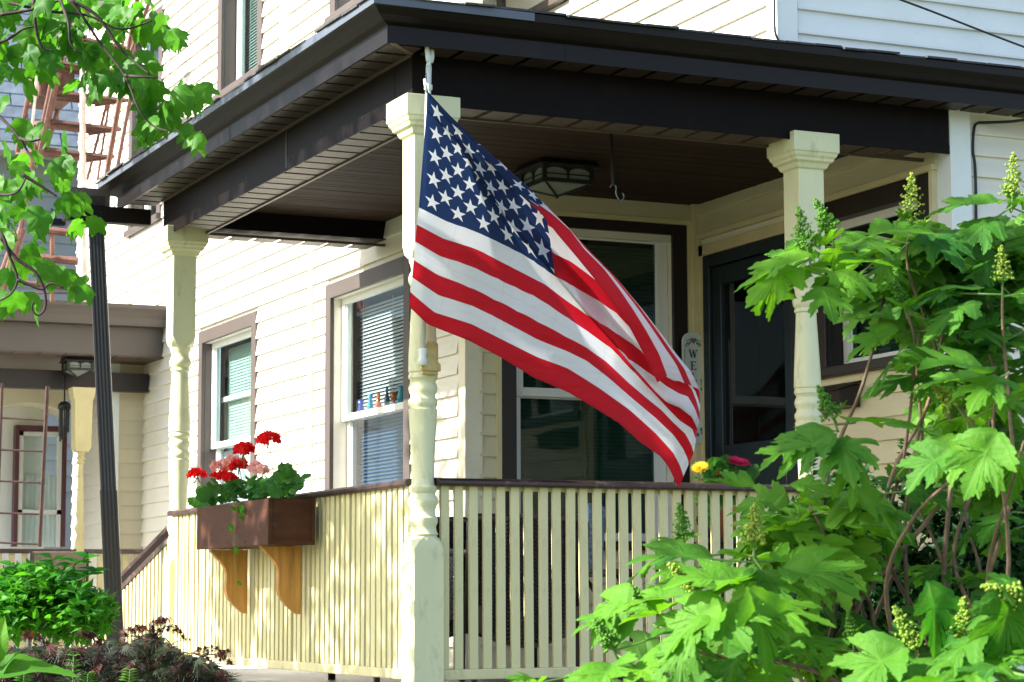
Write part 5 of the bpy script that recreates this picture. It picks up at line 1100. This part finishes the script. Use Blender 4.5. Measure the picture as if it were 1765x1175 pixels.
for _ in range(8000):
    cx, cy, rx, ry = rnd.choice([(75,1050,100,55),(20,1045,60,55),(140,1060,55,45),(60,1010,80,30)]); q = rv()*rnd.random()**.4; b.leaf(at(cx+rx*q.x, cy+ry*q.y, 8.75+.35*q.z), rv()+Vector((0,0,.3)), rv()*.6+Vector((0,0,1)), rnd.uniform(.035,.06), .012)
b.build('inner_foliage', M_shrub, ls_, kind='stuff')
for (x0,y0,x1,y1) in ((60,1000,20,975),(110,985,150,960),(95,990,88,962),(135,1000,165,985)):
    MB().tube([at(x0,y0,8.4), at(x1,y1,8.3)], .0025, 5).build('shoot', M_stem, ls_)
    for k in range(4): put(sh_me[k % 3], ls_, frame(at(x1+(x0-x1)*k*.2, y1+(y0-y1)*k*.2, 8.3), RT*(1 if k % 2 else -1)+Vector((0,0,.4)), Vector((0,-.4,1)), .07))
LACE_H = [(0,1),(.018,.6),(.05,.34),(.30,.86),(.33,.84),(.13,.30),(.46,.62),(.48,.59),(.15,.20),(.44,.34),(.45,.31),(.12,.10),(.28,.06),(.27,.03),(.03,0),(0,0)]
lace_r = [leaf_mesh(LACE_H, M_red, center=(0,.12), rings=(0,1), droop=.35, fold=.0, wave=.05, seed=i) for i in range(2)]
lace_g = [leaf_mesh(LACE_H, M_lace, center=(0,.12), rings=(0,1), droop=.35, fold=.0, wave=.05, seed=i+3) for i in range(2)]
lm = thing('red_laceleaf_maple', 'low lace-leaf maple with feathery dark red and green foliage at the bottom left', 'shrub')
top_ = [(-40,1120),(60,1108),(130,1112),(200,1095),(230,1105),(262,1085),(300,1110),(345,1128),(385,1150),(420,1185)]
def ytop(x): return lin(top_, x)
for i in range(44):
    x0 = rnd.uniform(-30,330); sgn = rnd.choice((-1,1)); span = rnd.uniform(25,80); x2 = x0+sgn*span; yt = ytop(x2)+rnd.uniform(4,70); D = rnd.uniform(7.1,7.9)
    pts = cat_rom([at(x0,yt+110,D), at(x0+sgn*span*.4,yt+35,D), at(x0+sgn*span*.8,yt,D), at(x2+sgn*14,yt+9,D)], 5); MB().tube(pts, .004, 5, .001).build('branch', M_barkd, lm, smooth=True)
for i in range(285):
    x = rnd.uniform(-20,400); y = ytop(x)+abs(rnd.gauss(0,1))*30+4; D = rnd.uniform(7.0,7.9)
    put(rnd.choice(lace_r if rnd.random() < .33 else lace_g), lm, frame(at(x,y,D), RT*rnd.uniform(-1,1)+Vector((0,0,rnd.uniform(-.5,.25)))-FW*.3, Vector((0,-.5,1))+rv()*.6, rnd.uniform(.04,.065)))
LF = [(x,y,-.3*y*y) for x,y in LACE_H]+[(-x,y,-.3*y*y) for x,y in reversed(LACE_H[1:-1])]
for wpts in ([(258,1160),(262,1110),(266,1072),(290,1062)],[(262,1100),(290,1078),(322,1096)],[(300,1160),(345,1118),(388,1122)],[(262,1090),(238,1080),(212,1094)],[(320,1150),(360,1128),(400,1140)],[(180,1130),(165,1095),(140,1088)],[(90,1130),(70,1098),(40,1092)]):
    pts = cat_rom([at(x,y,7.2) for x,y in wpts], 6); MB().tube(pts, .0026, 5, .0008).build('branch', M_barkd, lm, smooth=True)
b = Bulk()
for wpts in ([(258,1160),(262,1110),(266,1072),(290,1062)],[(262,1100),(290,1078),(322,1096)],[(300,1160),(345,1118),(388,1122)],[(262,1090),(238,1080),(212,1094)],[(320,1150),(360,1128),(400,1140)],[(180,1130),(165,1095),(140,1088)],[(90,1130),(70,1098),(40,1092)]):
    for P in cat_rom([at(x,y,7.2) for x,y in wpts], 8)[4:]:
        for _ in range(2): b.poly(P+rv()*.01, RT*rnd.uniform(-1,1)+Vector((0,0,-.6)), Vector((0,-.6,1))+rv()*.5, rnd.uniform(.018,.034), [(x,y,-.3*y*y) for x,y in LACE_H]+[(-x,y,-.3*y*y) for x,y in reversed(LACE_H[1:-1])])
b.build('wispy_foliage', M_red, lm, kind='stuff')
for nm_, mt_, n_ in (('red_foliage', M_red, 800), ('green_foliage', M_lace, 2300)):
    b = Bulk()
    for _ in range(n_):
        x = rnd.uniform(-30,410); y = ytop(x)+8+abs(rnd.gauss(0,1))*45
        b.poly(at(x,y,rnd.uniform(7.1,8.1)), RT*rnd.uniform(-1,1)+Vector((0,0,rnd.uniform(-.6,.2)))-FW*.3, Vector((0,-.5,1))+rv()*.7, rnd.uniform(.035,.065), LF)
    b.build(nm_, mt_, lm, kind='stuff')
cl_ = thing('broad_leaf_plant', 'broad pointed green leaves poking in at the bottom left corner', 'plant')
BR_H = [(0,1),(.06,.88),(.14,.72),(.19,.55),(.20,.40),(.16,.22),(.08,.08),(0,0)]
br_me = leaf_mesh(BR_H, M_hyd, center=(0,.45), rings=(0,.4,.7,1), droop=.3, fold=.5, wave=.04, ribs=[(0,1)], sub=3, teeth=.008, seed=3)
for (px, py, dx, dy, s) in ((-30,1165,.95,-.22,.26),(-10,1150,.2,-1,.14),(-15,1180,.5,-.85,.12),(-10,1200,.9,-.2,.16)): put(br_me, cl_, frame(at(px,py,6.2), img(dx,dy,.1), Vector((0,-.5,.8)), s))
MB().tube([at(-40,1200,6.2), at(-60,1400,6.2)], .006, 6).build('stem', M_stem, cl_)
wd = thing('yellow_green_weed', 'small upright weed with yellow-green paired leaves among the red foliage', 'plant')
for (px, h) in ((125,45),(222,20),(40,18),(150,15)):
    A_, B_ = at(px,1185,6.8), at(px+2,1175-h,6.8); MB().tube([A_,B_], .0025, 5).build('stem', M_stem, wd)
    for k in range(5):
        for s_ in (-1,1): put(br_me, wd, frame(A_.lerp(B_, .3+.17*k), RT*s_+Vector((0,0,.5)), Vector((0,-.3,1)), .035-.003*k))

for (yy_, zz_) in ((1.2,.70),(1.2,.82),(1.5,.672),(1.8,.674),(2.1,.672),(2.26,.70),(2.26,.82)):
    sc_ = MB(); sc_.rings([[(bx[0]-.0005-dx_, yy_+.004*math.cos(a*math.pi/3), zz_+.004*math.sin(a*math.pi/3)) for a in range(6)] for dx_ in (0,.0015)]); sc_.build('screw', M_black, wb)
for yy_ in (.5,1.05,1.45,2.2,2.9,3.3):
    sc_ = MB(); sc_.rings([[(B0-.0005-dx_, yy_+.005*math.cos(a*math.pi/3), 2.56+.03*math.sin(yy_*7)+.005*math.sin(a*math.pi/3)) for a in range(6)] for dx_ in (0,.002)]); sc_.build('nail_head', M_black, porch)
# --- geraniums in the window box
def wbx(px, py, X=-.20):
    d = FW+RT*((px-882.5)/FPX)-UP*((py-587.5)/FPX); return CAM+d*((X-CAM.x)/d.x)
def floret(parent, P, mat, s):
    mb = MB(); nn = rv()+Vector((-.3,-.8,.4)); nn.normalize(); e1 = nn.orthogonal().normalized(); e2 = nn.cross(e1)
    for k in range(5):
        a = k*1.2566+.3; u = e1*math.cos(a)+e2*math.sin(a); v_ = e1*-math.sin(a)+e2*math.cos(a)
        mb.add([tuple(P), tuple(P+u*s*.5+v_*s*.38+nn*s*.15), tuple(P+u*s*1.0+v_*s*.24+nn*s*.22), tuple(P+u*s*1.0-v_*s*.24+nn*s*.22), tuple(P+u*s*.5-v_*s*.38+nn*s*.15)], [(0,1,2,3,4)])
    return mb
def flower_head(parent, P, rad, mat, n, s=.013):
    hd = MB()
    for k in range(n):
        q = rv(); q.z = abs(q.z)*.9-.15; f = floret(parent, P+q*rad, mat, s*rnd.uniform(.8,1.2)); o = len(hd.v); hd.v += f.v; hd.f += [tuple(i+o for i in x) for x in f.f]; hd.m += f.m
    o = hd.build('flower_head', mat, parent, recalc=False); o['kind'] = 'stuff'
    return o
def geranium(label, base_px, heads, leaves):
    t = thing('geranium', label, 'flower', 'potted geraniums in the window box')
    B_ = wbx(*base_px)
    for (px, py, rad, mat, n) in heads:
        P = wbx(px, py, -.21); MB().tube(cat_rom([B_, B_.lerp(P,.5)+Vector((0,0,.02)), P], 6), .0022, 5, .0018).build('flower_stem', M_stem, t, smooth=True); flower_head(t, P, rad*1.4, mat, int(n*1.8), .0165)
        for k in range(2): MB().tube([P-Vector((0,0,.01)), P+Vector((rnd.uniform(-.01,.01),0,-.035))+rv()*.012], .0025, 5, .004).build('bud', M_stem, t)
    for (px, py, rx, ry, n) in leaves:
        for _ in range(n):
            P = wbx(px+rnd.uniform(-rx,rx), py+rnd.uniform(-ry,ry), rnd.uniform(-.28,-.10)); put(rnd.choice(ger_me), t, frame(P, RT*rnd.uniform(-1,1)-FW*rnd.uniform(0,.8)+Vector((0,0,rnd.uniform(-.5,.4))), Vector((-.3,-.5,.8))+rv()*.6, rnd.uniform(.045,.078)))
    return t
geranium('geranium with a small red flower head at the far left end of the box', (352,868), [(340,819,.030,M_rpet,22)], [(358,858,14,10,12),(350,868,10,6,6)])
geranium('geranium with pink flower heads and darker petals in the middle of the box', (400,862), [(378,806,.030,M_ppet,26),(396,798,.028,M_ppet,22),(388,822,.026,M_rpet,16),(398,826,.022,M_rpet,14),(370,822,.014,M_rpet,8)], [(385,848,24,12,26)])
geranium('geranium with a tall round red flower head', (420,860), [(421,777,.032,M_rpet,34),(412,803,.026,M_rpet,20),(410,795,.022,M_ppet,12)], [(425,842,26,16,34)])
geranium('geranium with the tallest flat-topped red flower head, at the right of the box', (475,852), [(463,759,.034,M_rpet,38)], [(475,836,26,14,34),(500,828,16,14,14),(497,812,8,10,5)])
geranium('geranium with faded pink blooms low among the leaves', (448,856), [(441,808,.024,M_ppet,18),(453,811,.022,M_ppet,16)], [(450,842,24,14,26)])
iv = thing('trailing_vine', 'thin green vine trailing over the front of the window box', 'vine')
vp = [wbx(x, y, -.315) for x, y in ((410,862),(408,880),(406,905),(404,940),(405,975),(408,1000),(410,1006))]; MB().tube(cat_rom(vp, 5), .0016, 5, .001).build('stem', M_stem, iv)
for (x, y, s) in ((404,874,.04),(410,868,.035),(416,878,.045),(412,888,.03),(400,902,.035),(396,906,.03),(403,944,.035),(409,1002,.028),(413,1000,.024),(407,922,.018),(408,976,.015),(418,870,.04),(398,872,.03)):
    put(sh_me[0], iv, frame(wbx(x, y, -.32), RT*rnd.uniform(-1,1)+Vector((0,0,-.5)), Vector((-.5,-.6,.4)), s))
# --- pot of gerberas behind the front rail
gd = thing('gerbera_pot', 'potted gerbera daisies, one yellow and one magenta, on a stand behind the front rail', 'flower pot')
G0 = aty(1248,905,.42); MB().lathe([(G0.z-.06,.06),(G0.z+.06,.085),(G0.z+.065,.095),(G0.z+.09,.095),(G0.z+.085,.08),(G0.z+.07,.075)], G0.x, G0.y, 20).build('pot', M_pot, gd, smooth=True)
MB().lathe([(0,.10),(.02,.10),(.03,.02),(G0.z-.09,.02),(G0.z-.08,.11),(G0.z-.062,.11)], G0.x, G0.y, 16).build('stand', M_black, gd)
def daisy(px, py, r, mat, nn):
    P = aty(px, py, .36); nn = Vector(nn).normalized(); e1 = nn.orthogonal().normalized(); e2 = nn.cross(e1); mb = MB()
    for ring, (k0, rr_, up_) in enumerate(((26,1,.1),(20,.75,.3),(14,.45,.45))):
        for k in range(k0):
            a = k/k0*6.283+ring*.13; u = e1*math.cos(a)+e2*math.sin(a); v_ = e1*-math.sin(a)+e2*math.cos(a); q = r*rr_*rnd.uniform(.88,1.06); w_ = r*.10
            mb.add([tuple(P+u*r*.1), tuple(P+u*q*.6+v_*w_+nn*q*up_*.8), tuple(P+u*q+nn*q*up_), tuple(P+u*q*.6-v_*w_+nn*q*up_*.8)], [(0,1,2,3)])
    mb.build('flower_head', mat, gd, recalc=False)['kind'] = 'stuff'
    MB().tube(cat_rom([Vector((G0.x,G0.y,G0.z+.08)), P.lerp(G0,.4)+Vector((0,0,.03)), P], 5), .003, 6).build('flower_stem', M_stem, gd)
daisy(1207,806,.046,M_ypet,(-.5,-.6,.7)); daisy(1271,797,.072,M_mpet,(0,-.45,1)); daisy(1240,815,.028,M_rpet,(0,-.8,.5)); daisy(1256,818,.028,M_rpet,(.3,-.8,.5))
for k in range(70):
    P = aty(1245+rnd.uniform(-40,48), 822+rnd.uniform(-20,26), rnd.uniform(.32,.48)); put(rnd.choice(ger_me), gd, frame(P, RT*rnd.uniform(-1,1)+Vector((0,0,rnd.uniform(-.5,.6)))-FW*.3, Vector((-.2,-.5,.8))+rv()*.6, rnd.uniform(.04,.075)))
for k in range(14):
    P = aty(1240+rnd.uniform(-30,30), 865+rnd.uniform(-18,20), .36); put(rnd.choice(ger_me), gd, frame(P, RT*rnd.uniform(-1,1)+Vector((0,0,-.6)), Vector((-.2,-.8,.4))+rv()*.4, rnd.uniform(.05,.08)))
